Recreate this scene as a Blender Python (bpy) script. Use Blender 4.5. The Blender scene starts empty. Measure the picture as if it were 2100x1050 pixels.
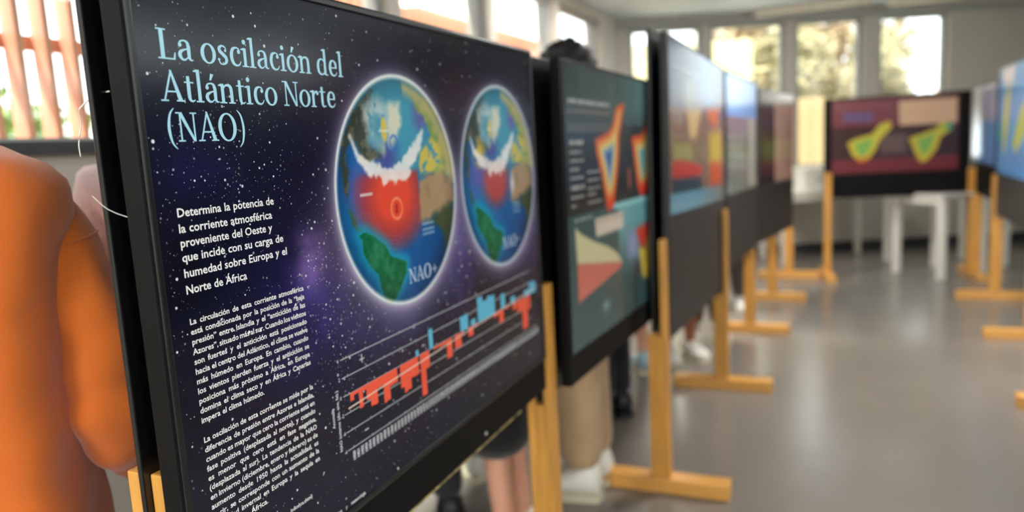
import bpy, bmesh, math, random
import numpy as np
from mathutils import Vector, Matrix, noise
C = bpy.context.scene.collection
SC = bpy.context.scene
random.seed(7)
rng = np.random.default_rng(5)

# ------------------------------------------------------------------ camera, sky, exposure
cam_d = bpy.data.cameras.new('camera')
cam = bpy.data.objects.new('camera', cam_d); C.objects.link(cam); SC.camera = cam
cam.matrix_world = Matrix(((0.99850, 0.05469, 0.0, 0.0), (-0.00796, 0.14541, -0.98934, 0.0), (-0.05411, 0.98786, 0.14563, 1.32), (0, 0, 0, 1)))
cam_d.sensor_width = 36.0; cam_d.lens = 1540 / 2100 * 36; cam_d.clip_start = 0.02; cam_d.clip_end = 200
cam_d.dof.use_dof = True; cam_d.dof.focus_distance = 0.97; cam_d.dof.aperture_fstop = 2.0

w = bpy.data.worlds.new('sky'); SC.world = w; w.use_nodes = True
bg = w.node_tree.nodes['Background']; bg.inputs[0].default_value = (0.93, 0.97, 1.0, 1); bg.inputs[1].default_value = 1.5
SC.view_settings.view_transform = 'Standard'; SC.view_settings.look = 'None'
SC.view_settings.gamma = 1.0; SC.view_settings.use_curve_mapping = False
SC.view_settings.exposure = 1.6
SC.cycles.use_denoising = True
SC.cycles.max_bounces = 10; SC.cycles.diffuse_bounces = 6; SC.cycles.glossy_bounces = 4; SC.cycles.transparent_max_bounces = 24
SC.cycles.caustics_reflective = False; SC.cycles.caustics_refractive = False
SC.cycles.sample_clamp_indirect = 6

sun_d = bpy.data.lights.new('sun', 'SUN'); sun_d.energy = 3.6; sun_d.angle = math.radians(3); sun_d.color = (1.0, 0.96, 0.9)
sun = bpy.data.objects.new('sun', sun_d); C.objects.link(sun)
sun.rotation_euler = Vector((0.893, 0.451, -1.75)).to_track_quat('-Z', 'Y').to_euler()

RD = Vector((0.394, 0.919)).normalized()          # direction in which the row of stands runs
RANG = math.atan2(RD.y, RD.x)
AW = Vector((-RD.y, RD.x))                         # away from the aisle, towards the side wall

# ------------------------------------------------------------------ materials
def lin(c):
    return tuple(((v / 255) / 12.92 if v / 255 <= 0.04045 else ((v / 255 + 0.055) / 1.055) ** 2.4) for v in c)
MATS = {}
def mat(name, rgb, rough=0.6, metal=0.0, var=0.12, scale=12.0, bump=0.0, bscale=60.0, stretch=(1, 1, 1), coat=0.0, spec=0.5, sheen=0.0):
    if name in MATS: return MATS[name]
    m = bpy.data.materials.new(name); m.use_nodes = True; nt = m.node_tree; N = nt.nodes; L = nt.links
    b = N['Principled BSDF']; c = lin(rgb)
    tc = N.new('ShaderNodeTexCoord'); mp = N.new('ShaderNodeMapping'); mp.inputs['Scale'].default_value = stretch
    L.new(tc.outputs['Object'], mp.inputs['Vector'])
    nz = N.new('ShaderNodeTexNoise'); nz.inputs['Scale'].default_value = scale; nz.inputs['Detail'].default_value = 5
    L.new(mp.outputs[0], nz.inputs['Vector'])
    cr = N.new('ShaderNodeValToRGB')
    cr.color_ramp.elements[0].position = 0.3; cr.color_ramp.elements[1].position = 0.7
    cr.color_ramp.elements[0].color = (*[v * (1 - var) for v in c], 1); cr.color_ramp.elements[1].color = (*[min(1, v * (1 + var)) for v in c], 1)
    L.new(nz.outputs['Fac'], cr.inputs[0]); L.new(cr.outputs[0], b.inputs['Base Color'])
    b.inputs['Roughness'].default_value = rough; b.inputs['Metallic'].default_value = metal
    b.inputs['Specular IOR Level'].default_value = spec
    b.inputs['Coat Weight'].default_value = coat; b.inputs['Sheen Weight'].default_value = sheen
    if bump:
        n2 = N.new('ShaderNodeTexNoise'); n2.inputs['Scale'].default_value = bscale; n2.inputs['Detail'].default_value = 4
        L.new(mp.outputs[0], n2.inputs['Vector'])
        bp = N.new('ShaderNodeBump'); bp.inputs['Strength'].default_value = bump; bp.inputs['Distance'].default_value = 0.01
        L.new(n2.outputs['Fac'], bp.inputs['Height']); L.new(bp.outputs[0], b.inputs['Normal'])
    MATS[name] = m; return m
def print_mat(name, rough=0.18, spec=0.42):
    m = bpy.data.materials.new(name); m.use_nodes = True; nt = m.node_tree
    a = nt.nodes.new('ShaderNodeVertexColor'); a.layer_name = 'ink'
    b = nt.nodes['Principled BSDF']; nt.links.new(a.outputs['Color'], b.inputs['Base Color'])
    b.inputs['Roughness'].default_value = rough; b.inputs['Specular IOR Level'].default_value = spec
    return m
M_PRINT = print_mat('laminated_print')
M_BLACK = mat('black_panel', (13, 12, 12), 0.6, var=0.2, scale=6, spec=0.15)
M_EDGE = mat('black_panel_edge', (9, 9, 10), 0.3, var=0.15)
M_CHAR = mat('charcoal_board', (42, 39, 38), 0.5, var=0.15, scale=5)
M_PINE = mat('varnished_pine', (205, 146, 68), 0.34, var=0.16, scale=5, stretch=(14, 14, 1.1), bump=0.1, bscale=9)
M_PINEH = mat('varnished_pine_foot', (212, 154, 78), 0.34, var=0.16, scale=5, stretch=(10, 1.1, 10), bump=0.1, bscale=9)
M_TITLE = mat('pale_blue_ink', (166, 214, 234), 0.3, var=0.01)
M_WHITE_INK = mat('white_ink', (236, 236, 234), 0.3, var=0.01)
M_WALL = mat('grey_wall_paint', (190, 182, 170), 0.75, var=0.03, scale=3)
M_WALLG = mat('grey_dado', (140,138,134), 0.7, var=0.04, scale=3)
M_CEIL = mat('ceiling_paint', (192, 203, 209), 0.6, var=0.02, scale=2)
M_FRAME = mat('grey_window_frame', (150, 150, 146), 0.45, var=0.03)
M_SILL = mat('dark_sill', (40, 42, 46), 0.4, var=0.1)
M_WHITE = mat('white_lacquer', (226, 222, 212), 0.35, var=0.03)
M_SLAT = mat('red_cedar_slat', (216, 152, 122), 0.55, var=0.12, scale=4, stretch=(8, 8, 0.6))
M_YEL = mat('yellow_plank', (222, 204, 156), 0.6, var=0.06, scale=3)
M_LEAF = mat('garden_leaf', (120, 140, 70), 0.6, var=0.35, scale=9)
M_LEAF2 = mat('olive_leaf', (160, 148, 108), 0.6, var=0.35, scale=9)
M_BARK = mat('bark', (120, 95, 70), 0.8, var=0.3)
M_GROUND = mat('paved_yard', (200, 196, 186), 0.8, var=0.1)
M_STEEL = mat('steel_screw', (190, 190, 185), 0.3, metal=0.9, var=0.02)

def floor_mat():
    m = mat('floor_vinyl', (120, 113, 106), 0.34, var=0.10, scale=1.3, bump=0.03, bscale=5)
    nt = m.node_tree; b = nt.nodes['Principled BSDF']
    nz = nt.nodes.new('ShaderNodeTexNoise'); nz.inputs['Scale'].default_value = 2.2; nz.inputs['Detail'].default_value = 6
    mr = nt.nodes.new('ShaderNodeMapRange'); mr.inputs['To Min'].default_value = 0.15; mr.inputs['To Max'].default_value = 0.30
    nt.links.new(nz.outputs['Fac'], mr.inputs['Value']); nt.links.new(mr.outputs[0], b.inputs['Roughness'])
    return m
M_FLOOR = floor_mat()

def glass_mat():
    m = bpy.data.materials.new('window_glass'); m.use_nodes = True; nt = m.node_tree; N = nt.nodes
    N.remove(N['Principled BSDF']); out = N['Material Output']
    t = N.new('ShaderNodeBsdfTransparent'); t.inputs[0].default_value = (0.93, 0.97, 0.96, 1)
    g = N.new('ShaderNodeBsdfGlossy'); g.inputs['Roughness'].default_value = 0.02
    f = N.new('ShaderNodeFresnel'); f.inputs[0].default_value = 1.35
    mx = N.new('ShaderNodeMixShader'); gm = N.new('ShaderNodeNewGeometry'); mu = N.new('ShaderNodeMath'); mu.operation = 'MULTIPLY'; iv = N.new('ShaderNodeMath'); iv.operation = 'SUBTRACT'; iv.inputs[0].default_value = 1
    nt.links.new(gm.outputs['Backfacing'], iv.inputs[1]); nt.links.new(f.outputs[0], mu.inputs[0]); nt.links.new(iv.outputs[0], mu.inputs[1]); nt.links.new(mu.outputs[0], mx.inputs[0]); nt.links.new(t.outputs[0], mx.inputs[1]); nt.links.new(g.outputs[0], mx.inputs[2])
    nt.links.new(mx.outputs[0], out.inputs[0]); return m
M_GLASS = glass_mat()

# ------------------------------------------------------------------ mesh helpers
class MB:
    def __init__(s): s.v = []; s.f = []
    def add(s, vs, fs):
        o = len(s.v); s.v += [tuple(p) for p in vs]; s.f += [tuple(i + o for i in q) for q in fs]; return s
    def box(s, a, b):
        x0, y0, z0 = [min(a[i], b[i]) for i in range(3)]; x1, y1, z1 = [max(a[i], b[i]) for i in range(3)]
        return s.add([(x0, y0, z0), (x1, y0, z0), (x1, y1, z0), (x0, y1, z0), (x0, y0, z1), (x1, y0, z1), (x1, y1, z1), (x0, y1, z1)],
                     [(0, 3, 2, 1), (4, 5, 6, 7), (0, 1, 5, 4), (1, 2, 6, 5), (2, 3, 7, 6), (3, 0, 4, 7)])
    def loft(s, rings, caps=True):
        n = len(rings[0]); o = len(s.v)
        for r in rings: s.v += [tuple(p) for p in r]
        for k in range(len(rings) - 1):
            for i in range(n):
                j = (i + 1) % n; a = o + k * n
                s.f.append((a + i, a + j, a + n + j, a + n + i))
        if caps:
            s.f.append(tuple(o + i for i in reversed(range(n)))); e = o + (len(rings) - 1) * n
            s.f.append(tuple(e + i for i in range(n)))
        return s
    def tube(s, pts, rad, n=8, caps=True):
        pts = [Vector(p) for p in pts]; R = rad if isinstance(rad, (list, tuple)) else [rad] * len(pts); rings = []
        up = Vector((0.03, 0.02, 1)).normalized()
        for i, p in enumerate(pts):
            d = (pts[min(i + 1, len(pts) - 1)] - pts[max(i - 1, 0)]).normalized()
            u = d.cross(up)
            if u.length < 0.2: u = d.cross(Vector((1, 0.1, 0)))
            u.normalize(); v = d.cross(u)
            rings.append([p + (u * math.cos(2 * math.pi * k / n) + v * math.sin(2 * math.pi * k / n)) * R[i] for k in range(n)])
        return s.loft(rings, caps)
    def ball(s, c, r, seg=14, ring=9, fn=None):
        c = Vector(c); r = Vector(r) if not isinstance(r, (int, float)) else Vector((r, r, r)); rings = []
        for k in range(ring + 1):
            t = math.pi * (k + 0.02) / (ring + 0.04); row = []
            for i in range(seg):
                a = 2 * math.pi * i / seg; d = Vector((math.sin(t) * math.cos(a), math.sin(t) * math.sin(a), -math.cos(t)))
                q = fn(d) if fn else 1.0
                row.append(c + Vector((d.x * r.x, d.y * r.y, d.z * r.z)) * q)
            rings.append(row)
        return s.loft(rings)
    def build(s, name, m, parent=None, smooth=False, bevel=0.0, loc=None, rotz=0.0):
        me = bpy.data.meshes.new(name); me.from_pydata(s.v, [], s.f); me.materials.append(m)
        if bevel:
            bm = bmesh.new(); bm.from_mesh(me); bmesh.ops.recalc_face_normals(bm, faces=bm.faces)
            es = [e for e in bm.edges if e.is_manifold and e.calc_face_angle(0) > 0.6]
            bmesh.ops.bevel(bm, geom=es, offset=bevel, segments=2, affect='EDGES', profile=0.6); bm.to_mesh(me); bm.free()
        if smooth:
            me.polygons.foreach_set('use_smooth', [True] * len(me.polygons))
        o = bpy.data.objects.new(name, me); C.objects.link(o)
        if parent: o.parent = parent
        if loc is not None: o.location = loc
        o.rotation_euler.z = rotz
        return o
def box(name, m, a, b, parent=None, bevel=0.0, **k): return MB().box(a, b).build(name, m, parent, bevel=bevel, **k)
def tag(o, label=None, cat=None, group=None, kind=None):
    if label: o['label'] = label
    if cat: o['category'] = cat
    if group: o['group'] = group
    if kind: o['kind'] = kind
    return o
def thing(name, label, cat, loc=(0, 0, 0), rotz=0.0, group=None):
    o = bpy.data.objects.new(name, None); C.objects.link(o); o.location = loc; o.rotation_euler = (0, 0, rotz)
    o.empty_display_size = 0.1
    return tag(o, label, cat, group)
def struct(o): o['kind'] = 'structure'; return o

# ------------------------------------------------------------------ the room
HC = 2.56                                           # ceiling height
def wx(y): return 1.21 - (8.05 - y) * RD.x / RD.y   # side wall line
YB = -2.6; WFAR = 8.05
cor = [(wx(YB), YB), (7.4, YB), (7.4, WFAR), (wx(WFAR), WFAR)]
# floor and ceiling follow the room's outline
RX = 6.2                                            # width of the room along x
poly = [(wx(YB), YB), (wx(YB) + RX, YB), (wx(WFAR) + RX, WFAR), (wx(WFAR), WFAR)]
def slab(name, z0, z1, m, grow=0.25):
    p = [(poly[0][0] - grow, poly[0][1] - grow), (poly[1][0] + grow, poly[1][1] - grow), (poly[2][0] + grow, poly[2][1] + grow), (poly[3][0] - grow, poly[3][1] + grow)]
    b = MB().add([(x, y, z0) for x, y in p] + [(x, y, z1) for x, y in p], [(3, 2, 1, 0), (4, 5, 6, 7), (0, 1, 5, 4), (1, 2, 6, 5), (2, 3, 7, 6), (3, 0, 4, 7)])
    return struct(b.build(name, m))
slab('floor', -0.12, 0.0, M_FLOOR); slab('ceiling', HC, HC + 0.15, M_CEIL)

def wall(name, p0, ang, length, th, zsill, zhead, openings, m_low=None, sill_m=None, prefix=1):
    """wall in a local frame: x along the wall, y outwards (thickness), openings = list of (x0, x1)"""
    b = MB(); b.box((0, 0, 0), (length, th, zsill)); b.box((0, 0, zhead), (length, th, HC))
    xs = [0.0]
    for a, c in openings: xs += [a, c]
    xs.append(length)
    for i in range(0, len(xs), 2):
        if xs[i + 1] - xs[i] > 0.001: b.box((xs[i], 0, zsill), (xs[i + 1], th, zhead))
    wobj = struct(b.build(name, m_low or M_WALL, loc=(p0[0], p0[1], 0), rotz=ang))
    for k, (a, c) in enumerate(openings):
        e = bpy.data.objects.new('window_%d' % (prefix + k), None); C.objects.link(e); struct(e)
        e.location = (p0[0], p0[1], 0); e.rotation_euler.z = ang
        f = MB(); t = 0.045
        f.box((a, 0.05, zsill), (a + t, 0.11, zhead)).box((c - t, 0.05, zsill), (c, 0.11, zhead))
        f.box((a + t, 0.05, zsill), (c - t, 0.11, zsill + t)).box((a + t, 0.05, zhead - t), (c - t, 0.11, zhead))
        f.build('window_frame', M_FRAME, e)
        box('glass_pane', M_GLASS, (a + t, 0.078, zsill + t), (c - t, 0.084, zhead - t), e)
    return wobj
NW = 1
# side wall behind the row (runs along RD, outwards = AW)
def s_of(y): return (y - YB) / RD.y
mull = [-1.75, -0.55, 0.6, 1.72, 2.85, 4.0, 5.12, 6.33, 7.55]
ops = [(s_of(a) + 0.06, s_of(c) - 0.06) for a, c in zip(mull[:-1], mull[1:])]
LW = s_of(WFAR)
wall('wall_left', (wx(YB), YB), RANG, LW, 0.16, 1.37, 2.47, ops, prefix=NW); NW += len(ops)
sl = struct(box('trim_1', M_SILL, (0, -0.03, 1.365), (LW, 0.02, 1.402), loc=(wx(YB), YB, 0), rotz=RANG))
struct(box('baseboard_left', M_SILL, (0, -0.012, 0), (LW, 0.0, 0.09), loc=(wx(YB), YB, 0), rotz=RANG))
# far wall, square to the view
x0f = wx(WFAR)
fo = [(1.346, 2.105), (2.18, 2.977), (3.078, 3.789), (3.956, 4.68)]
wall('wall_far', (x0f, WFAR), 0.0, RX, 0.18, 0.90, 2.45, [(a - x0f, c - x0f) for a, c in fo], prefix=NW); NW += len(fo)
struct(box('baseboard_far', M_SILL, (0, -0.015, 0), (RX, 0.0, 0.10), loc=(x0f, WFAR, 0)))
struct(box('trim_2', M_FRAME, (0, -0.02, 2.455), (RX, 0.0, 2.50), loc=(x0f, WFAR, 0)))
# right wall and the wall behind the camera, each with its own row of windows (they light the room)
pr = (wx(WFAR) + RX, WFAR); ro = [(0.3 + i * 1.6, 1.8 + i * 1.6) for i in range(2, 7)]
wall('wall_right', pr, RANG + math.pi, LW, 0.16, 1.62, 2.48, [(a, c) for a, c in ro if c < LW - 0.2], prefix=NW); NW += 7
pb = (wx(YB) + RX, YB); bo = [(0.3, 2.0), (2.15, 3.95), (4.1, 5.9)]
wall('wall_back', pb, math.pi, RX, 0.16, 0.35, 2.46, bo, prefix=NW)
def portal(p0, ang, ops_, z0, z1):
    for a, c in ops_:
        l = bpy.data.lights.new('daylight_portal', 'AREA'); l.shape = 'RECTANGLE'; l.size = c - a; l.size_y = z1 - z0
        l.cycles.is_portal = True
        o = bpy.data.objects.new('daylight_portal', l); C.objects.link(o)
        mx = (a + c) / 2; o.location = (p0[0] + math.cos(ang) * mx - math.sin(ang) * 0.17, p0[1] + math.sin(ang) * mx + math.cos(ang) * 0.17, (z0 + z1) / 2)
        o.rotation_euler = (-math.pi / 2, 0, ang)       # faces into the room
portal((wx(YB), YB), RANG, ops, 1.4, 2.47); portal((x0f, WFAR), 0, [(a - x0f, c - x0f) for a, c in fo], .9, 2.45)
portal(pr, RANG + math.pi, [q for q in ro if q[1] < LW - 0.2], 1.62, 2.48); portal(pb, math.pi, bo, .35, 2.46)

# beige rails near the far windows; unseen light panels added to brighten the room
def ceiling_strip(x0, y0, x1, y1, label):
    L = math.hypot(x1 - x0, y1 - y0); t = thing('curtain_rail', label, 'curtain rail', (x0, y0, 0), math.atan2(y1 - y0, x1 - x0))
    box('rail', mat('beige_rail', (226, 214, 194), 0.5, var=0.03), (0, -0.045, HC - 0.075), (L, 0.045, HC - 0.001), t, bevel=0.006)
    for k in range(3): box('bracket', M_FRAME, (L * (0.1 + 0.4 * k), -0.05, HC - 0.065), (L * (0.1 + 0.4 * k) + 0.03, 0.05, HC - 0.052), t)
ceiling_strip(2.62, 7.94, 3.55, 7.42, 'long beige rail under the ceiling above the second and third far windows')
ceiling_strip(3.86, 7.70, 4.75, 7.35, 'short beige rail under the ceiling above the rightmost far window')

def added_lamp_mat():
    m = bpy.data.materials.new('lamp_diffuser'); m.use_nodes = True; b = m.node_tree.nodes['Principled BSDF']
    b.inputs['Emission Color'].default_value = (1, 0.97, 0.92, 1); b.inputs['Emission Strength'].default_value = 26.0; return m
M_ADDED_LAMP = added_lamp_mat()
for k, (x, y) in enumerate([(-1.6, -1.2), (1.6, -1.2), (2.1, 3.6), (1.1, 5.5)]):  # lamps added out of view to raise the interior brightness
    t = thing('ceiling_lamp', ['square ceiling lamp behind the camera at the left', 'square ceiling lamp behind the camera at the right', 'square ceiling lamp over the middle of the aisle', 'square ceiling lamp between the left row and the side windows'][k], 'ceiling lamp', (x, y, 0), RANG)
    f = MB(); f.box((-.31, -.31, HC - .035), (.31, -.29, HC)).box((-.31, .29, HC - .035), (.31, .31, HC)).box((-.31, -.29, HC - .035), (-.29, .29, HC)).box((.29, -.29, HC - .035), (.31, .29, HC)); f.build('lamp_frame', M_WHITE, t)
    box('diffuser', M_ADDED_LAMP, (-.29, -.29, HC - .025), (.29, .29, HC - .012), t)

# ------------------------------------------------------------------ outside
struct(box('yard', M_GROUND, (-14, -9, -0.3), (22, 26, -0.16)))
def slat_screen(p0, ang, length, off, z0, z1, pitch, wd, th, label, m, rails, name='slat_screen', nm='slat'):
    t = thing(name, label, 'screen', (p0[0], p0[1], 0), ang)
    n = int(length / pitch); first = None
    for i in range(n):
        if first is None:
            first = box(nm, m, (-wd / 2, off, z0), (wd / 2, off + th, z1), t); o = first
        else:
            o = first.copy(); C.objects.link(o)
        o.location.x = pitch * (i + 0.5)
    for z in rails: box('rail', m, (0, off + th, z - 0.025), (length, off + th + 0.03, z + 0.025), t)
    k = 0.0
    while k < length:
        box('post', m, (k, off + th + 0.03, -0.16), (k + 0.06, off + th + 0.09, z1), t); k += 2.2
    return t
slat_screen((wx(YB), YB), RANG, LW + 0.3, 0.42, 0.3, 2.26, 0.102, 0.022, 0.072, 'screen of upright reddish cedar slats outside the side windows', M_SLAT, [0.6, 1.76, 2.2])
slat_screen((0.2, 10.9), 0.0, 3.55, 0.0, -0.16, 2.62, 0.21, 0.20, 0.03, 'tall fence of pale yellow planks beyond the left far windows', M_YEL, [0.5, 2.2], name='plank_fence', nm='plank')
slat_screen((4.05, 10.6), 0.0, 0.42, 0.0, -0.16, 1.75, 0.21, 0.20, 0.03, 'low narrow gate of tan planks beyond the third far window', mat('tan_plank', (176, 150, 108), 0.6, var=0.06, scale=3), [0.5, 1.5], name='plank_gate', nm='plank')
def tree(name, label, x, y, h, r, m, seed, cat='tree', zc=None, trunk=True, nleaf=2600, ls=0.05):
    t = thing(name, label, cat, (x, y, -0.16)); rr = np.random.default_rng(seed)
    b = MB()
    if trunk:
        b.tube([(0, 0, 0), (0.05, 0.02, h * 0.3), (0.0, 0.05, h * 0.6), (0.03, 0, h * 0.8)], [0.09, 0.07, 0.05, 0.02])
        for k in range(5):
            a = k * 1.3 + seed; b.tube([(0.02, 0.02, h * (0.35 + 0.08 * k)), (math.cos(a) * r * 0.4, math.sin(a) * r * 0.4, h * (0.5 + 0.08 * k)), (math.cos(a) * r * 0.7, math.sin(a) * r * 0.7, h * (0.6 + 0.07 * k))], [0.03, 0.02, 0.01], n=6)
        b.build('trunk', M_BARK, t, smooth=True)
    zc = h * 0.66 if zc is None else zc
    cl = [(rr.normal(0, r * 0.45), rr.normal(0, r * 0.45), zc + rr.normal(0, (h - zc) * 0.55)) for _ in range(16)]
    V = []; F = []
    for i in range(nleaf):
        c = cl[i % 16]; d = rr.normal(size=3); d /= np.linalg.norm(d); rad = r * 0.42 * rr.uniform(0.3, 1)
        p = Vector((c[0] + d[0] * rad, c[1] + d[1] * rad, max(0.05, c[2] + d[2] * rad)))
        u = Vector(rr.normal(size=3)).normalized() * ls * rr.uniform(0.7, 1.5); v = u.orthogonal().normalized() * ls * 0.6
        k = len(V); V += [p - u, p + v, p + u, p - v]; F.append((k, k + 1, k + 2, k + 3))
    f = MB().add(V, F).build('foliage', m, t); f['kind'] = 'stuff'
    return t
M_LEAF3 = mat('autumn_leaf', (176, 152, 118), 0.6, var=0.35, scale=9)
tree('garden_tree', 'olive tree seen through the third far window', 4.9, 12.6, 3.4, 1.0, M_LEAF2, 3, nleaf=4200, ls=0.06)
tree('garden_tree', 'wide brownish tree far beyond the yellow plank fence', 4.6, 15.5, 4.2, 1.5, M_LEAF3, 33, nleaf=6000, ls=0.08)
tree('garden_tree', 'brownish tree far beyond the rightmost far window', 7.3, 16.5, 4.4, 1.3, M_LEAF3, 35, nleaf=5000, ls=0.08)
tree('garden_tree', 'leafy tree seen through the rightmost far window at its left', 6.35, 12.6, 3.6, 0.6, M_LEAF2, 5, nleaf=3600, ls=0.06)
tree('shrub', 'low brownish shrub beyond the fourth far window', 6.4, 11.2, 1.7, 0.8, mat('dry_leaf', (190, 150, 110), 0.6, var=0.3), 9, cat='shrub', trunk=False)
for k, (x, y) in enumerate([(-3.5, 2.8), (-3.0, 5.0), (-2.2, 7.0), (-4.4, 0.8)]):
    tree('hedge_shrub', ['green shrub outside the side windows behind the orange jumper', 'green shrub outside the side windows beside the middle mullions', 'green shrub outside the side windows nearest the room corner', 'green shrub outside the side windows furthest from the room corner'][k], x, y, 2.2, 0.9, M_LEAF, 20 + k, cat='shrub', zc=1.2, trunk=False, nleaf=3000)

# ------------------------------------------------------------------ prints: colours worked out point by point on a fine mesh
def grid_uv(W, H, step):
    nx = max(2, int(W / step)); ny = max(2, int(H / step))
    u = np.linspace(0, 1, nx + 1); v = np.linspace(0, 1, ny + 1); U, V = np.meshgrid(u, v); return U, V
def srgb(a): a = np.clip(a, 0, 255) / 255; return np.where(a <= 0.04045, a / 12.92, ((a + 0.055) / 1.055) ** 2.4)
def print_sheet(name, parent, u0, v0, u1, v1, y, art, step, mat_=None):
    U, V = grid_uv(u1 - u0, v1 - v0, step); col = srgb(art(U, V)); ny, nx = U.shape
    co = np.stack([u0 + U * (u1 - u0), np.full_like(U, y), v0 + V * (v1 - v0)], -1).reshape(-1, 3)
    i = np.arange((ny - 1) * (nx - 1)); r = i // (nx - 1); c = i % (nx - 1); a = r * nx + c
    F = np.stack([a, a + 1, a + nx + 1, a + nx], 1)
    me = bpy.data.meshes.new(name); me.vertices.add(len(co)); me.vertices.foreach_set('co', co.ravel())
    me.loops.add(F.size); me.loops.foreach_set('vertex_index', F.ravel()); me.polygons.add(len(F))
    me.polygons.foreach_set('loop_start', np.arange(len(F)) * 4); me.update(calc_edges=True); me.validate()
    at = me.color_attributes.new('ink', 'FLOAT_COLOR', 'POINT')
    at.data.foreach_set('color', np.concatenate([col.reshape(-1, 3), np.ones((len(co), 1))], 1).astype(np.float32).ravel())
    me.materials.append(mat_ or M_PRINT); o = bpy.data.objects.new(name, me); C.objects.link(o); o.parent = parent
    return o
def vnoise(U, V, f, seed=0):
    r = np.random.default_rng(seed); out = np.zeros_like(U); amp = 1; tot = 0
    for k in range(4):
        g = r.random((64, 64)); x = U * f; y = V * f; xi = np.floor(x).astype(int); yi = np.floor(y).astype(int); fx = x - xi; fy = y - yi
        fx = fx * fx * (3 - 2 * fx); fy = fy * fy * (3 - 2 * fy); q = lambda a, b: g[a % 64, b % 64]
        out += amp * ((q(xi, yi) * (1 - fx) + q(xi + 1, yi) * fx) * (1 - fy) + (q(xi, yi + 1) * (1 - fx) + q(xi + 1, yi + 1) * fx) * fy); tot += amp; amp *= 0.55; f *= 2.1
    return out / tot
def inpoly(X, Y, P):
    ins = np.zeros(X.shape, bool); n = len(P)
    for i in range(n):
        x1, y1 = P[i]; x2, y2 = P[(i + 1) % n]
        if y1 == y2: continue
        ins ^= ((y1 > Y) != (y2 > Y)) & (X < (x2 - x1) * (Y - y1) / (y2 - y1) + x1)
    return ins
def segdist(X, Y, P, closed=False):
    d = np.full(X.shape, 9.0); T = np.zeros(X.shape); n = len(P) if closed else len(P) - 1
    for i in range(n):
        (x1, y1), (x2, y2) = P[i], P[(i + 1) % len(P)]; dx, dy = x2 - x1, y2 - y1
        t = np.clip(((X - x1) * dx + (Y - y1) * dy) / (dx * dx + dy * dy + 1e-9), 0, 1)
        q = np.hypot(X - x1 - t * dx, Y - y1 - t * dy); T = np.where(q < d, (i + t) / n, T); d = np.minimum(d, q)
    return d, T
def blend(A, m, c):
    m = np.clip(m, 0, 1)[..., None]; return A * (1 - m) + np.array(c, float) * m
def softpoly(A, X, Y, P, c, s=0.02, a=1.0):
    d, _ = segdist(X, Y, P, True); i = inpoly(X, Y, P); sd = np.where(i, d, -d); return blend(A, np.clip(sd / s + 0.5, 0, 1) * a, c)
def rect(A, X, Y, x0, y0, x1, y1, c, a=1.0):
    return blend(A, ((X > x0) & (X < x1) & (Y > y0) & (Y < y1)) * a, c)

GL = {
'NA': [(-0.51, 0.8), (-0.39, 0.83), (-0.45, 0.67), (-0.43, 0.55), (-0.49, 0.45), (-0.4, 0.37), (-0.3, 0.41), (-0.27, 0.33), (-0.47, 0.27), (-0.59, 0.28), (-0.66, 0.38), (-0.71, 0.47), (-0.79, 0.42), (-0.81, 0.29), (-0.79, 0.1), (-0.86, -0.01), (-0.89, 0.14), (-0.89, 0.33), (-0.8, 0.53), (-0.68, 0.68)],
'GR': [(-0.14, 0.73), (-0.0, 0.72), (-0.02, 0.59), (-0.1, 0.49), (-0.18, 0.45), (-0.19, 0.57)],
'IC': [(-0.44, 0.73), (-0.29, 0.75), (-0.22, 0.69), (-0.28, 0.57), (-0.43, 0.53), (-0.49, 0.61)],
'ASIA': [(0.09, 0.91), (0.42, 0.84), (0.68, 0.69), (0.85, 0.48), (0.97, 0.22), (0.97, 0.02), (0.75, 0.13), (0.64, 0.04), (0.51, 0.19), (0.49, 0.39), (0.56, 0.53), (0.4, 0.68), (0.24, 0.81)],
'PUR': [(0.28, 0.81), (0.45, 0.75), (0.48, 0.6), (0.37, 0.51), (0.26, 0.62)],
'EU': [(0.34, 0.31), (0.55, 0.48), (0.73, 0.36), (0.71, 0.22), (0.5, 0.14), (0.31, 0.11), (0.29, 0.22)],
'AF': [(0.29, 0.06), (0.45, 0.12), (0.75, 0.13), (0.95, 0.02), (0.95, -0.17), (0.74, -0.25), (0.44, -0.29), (0.23, -0.29)],
'AF2': [(0.44, -0.31), (0.86, -0.17), (0.95, -0.27), (0.81, -0.5), (0.69, -0.61), (0.69, -0.44)],
'RED': [(-0.56, 0.12), (-0.3, 0.12), (0.01, 0.13), (0.28, 0.15), (0.27, 0.02), (0.2, -0.38), (-0.05, -0.34), (-0.36, -0.24), (-0.56, -0.12), (-0.61, 0.0)],
'CL': [(-0.74, 0.48), (-0.66, 0.34), (-0.52, 0.23), (-0.34, 0.17), (-0.14, 0.15), (0.04, 0.19), (0.2, 0.29), (0.32, 0.42), (0.40, 0.52)],
'SA': [(-0.73, -0.3), (-0.64, -0.28), (-0.52, -0.33), (-0.35, -0.43), (-0.28, -0.53), (-0.03, -0.62), (-0.05, -0.72), (-0.14, -0.81), (-0.24, -0.9), (-0.33, -0.95), (-0.4, -0.92), (-0.46, -0.79), (-0.49, -0.66), (-0.59, -0.58), (-0.68, -0.46), (-0.68, -0.36)],
'CA': [(-0.84, -0.03), (-0.78, -0.09), (-0.73, -0.2), (-0.69, -0.28), (-0.73, -0.29), (-0.78, -0.2), (-0.83, -0.12)]}
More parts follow.
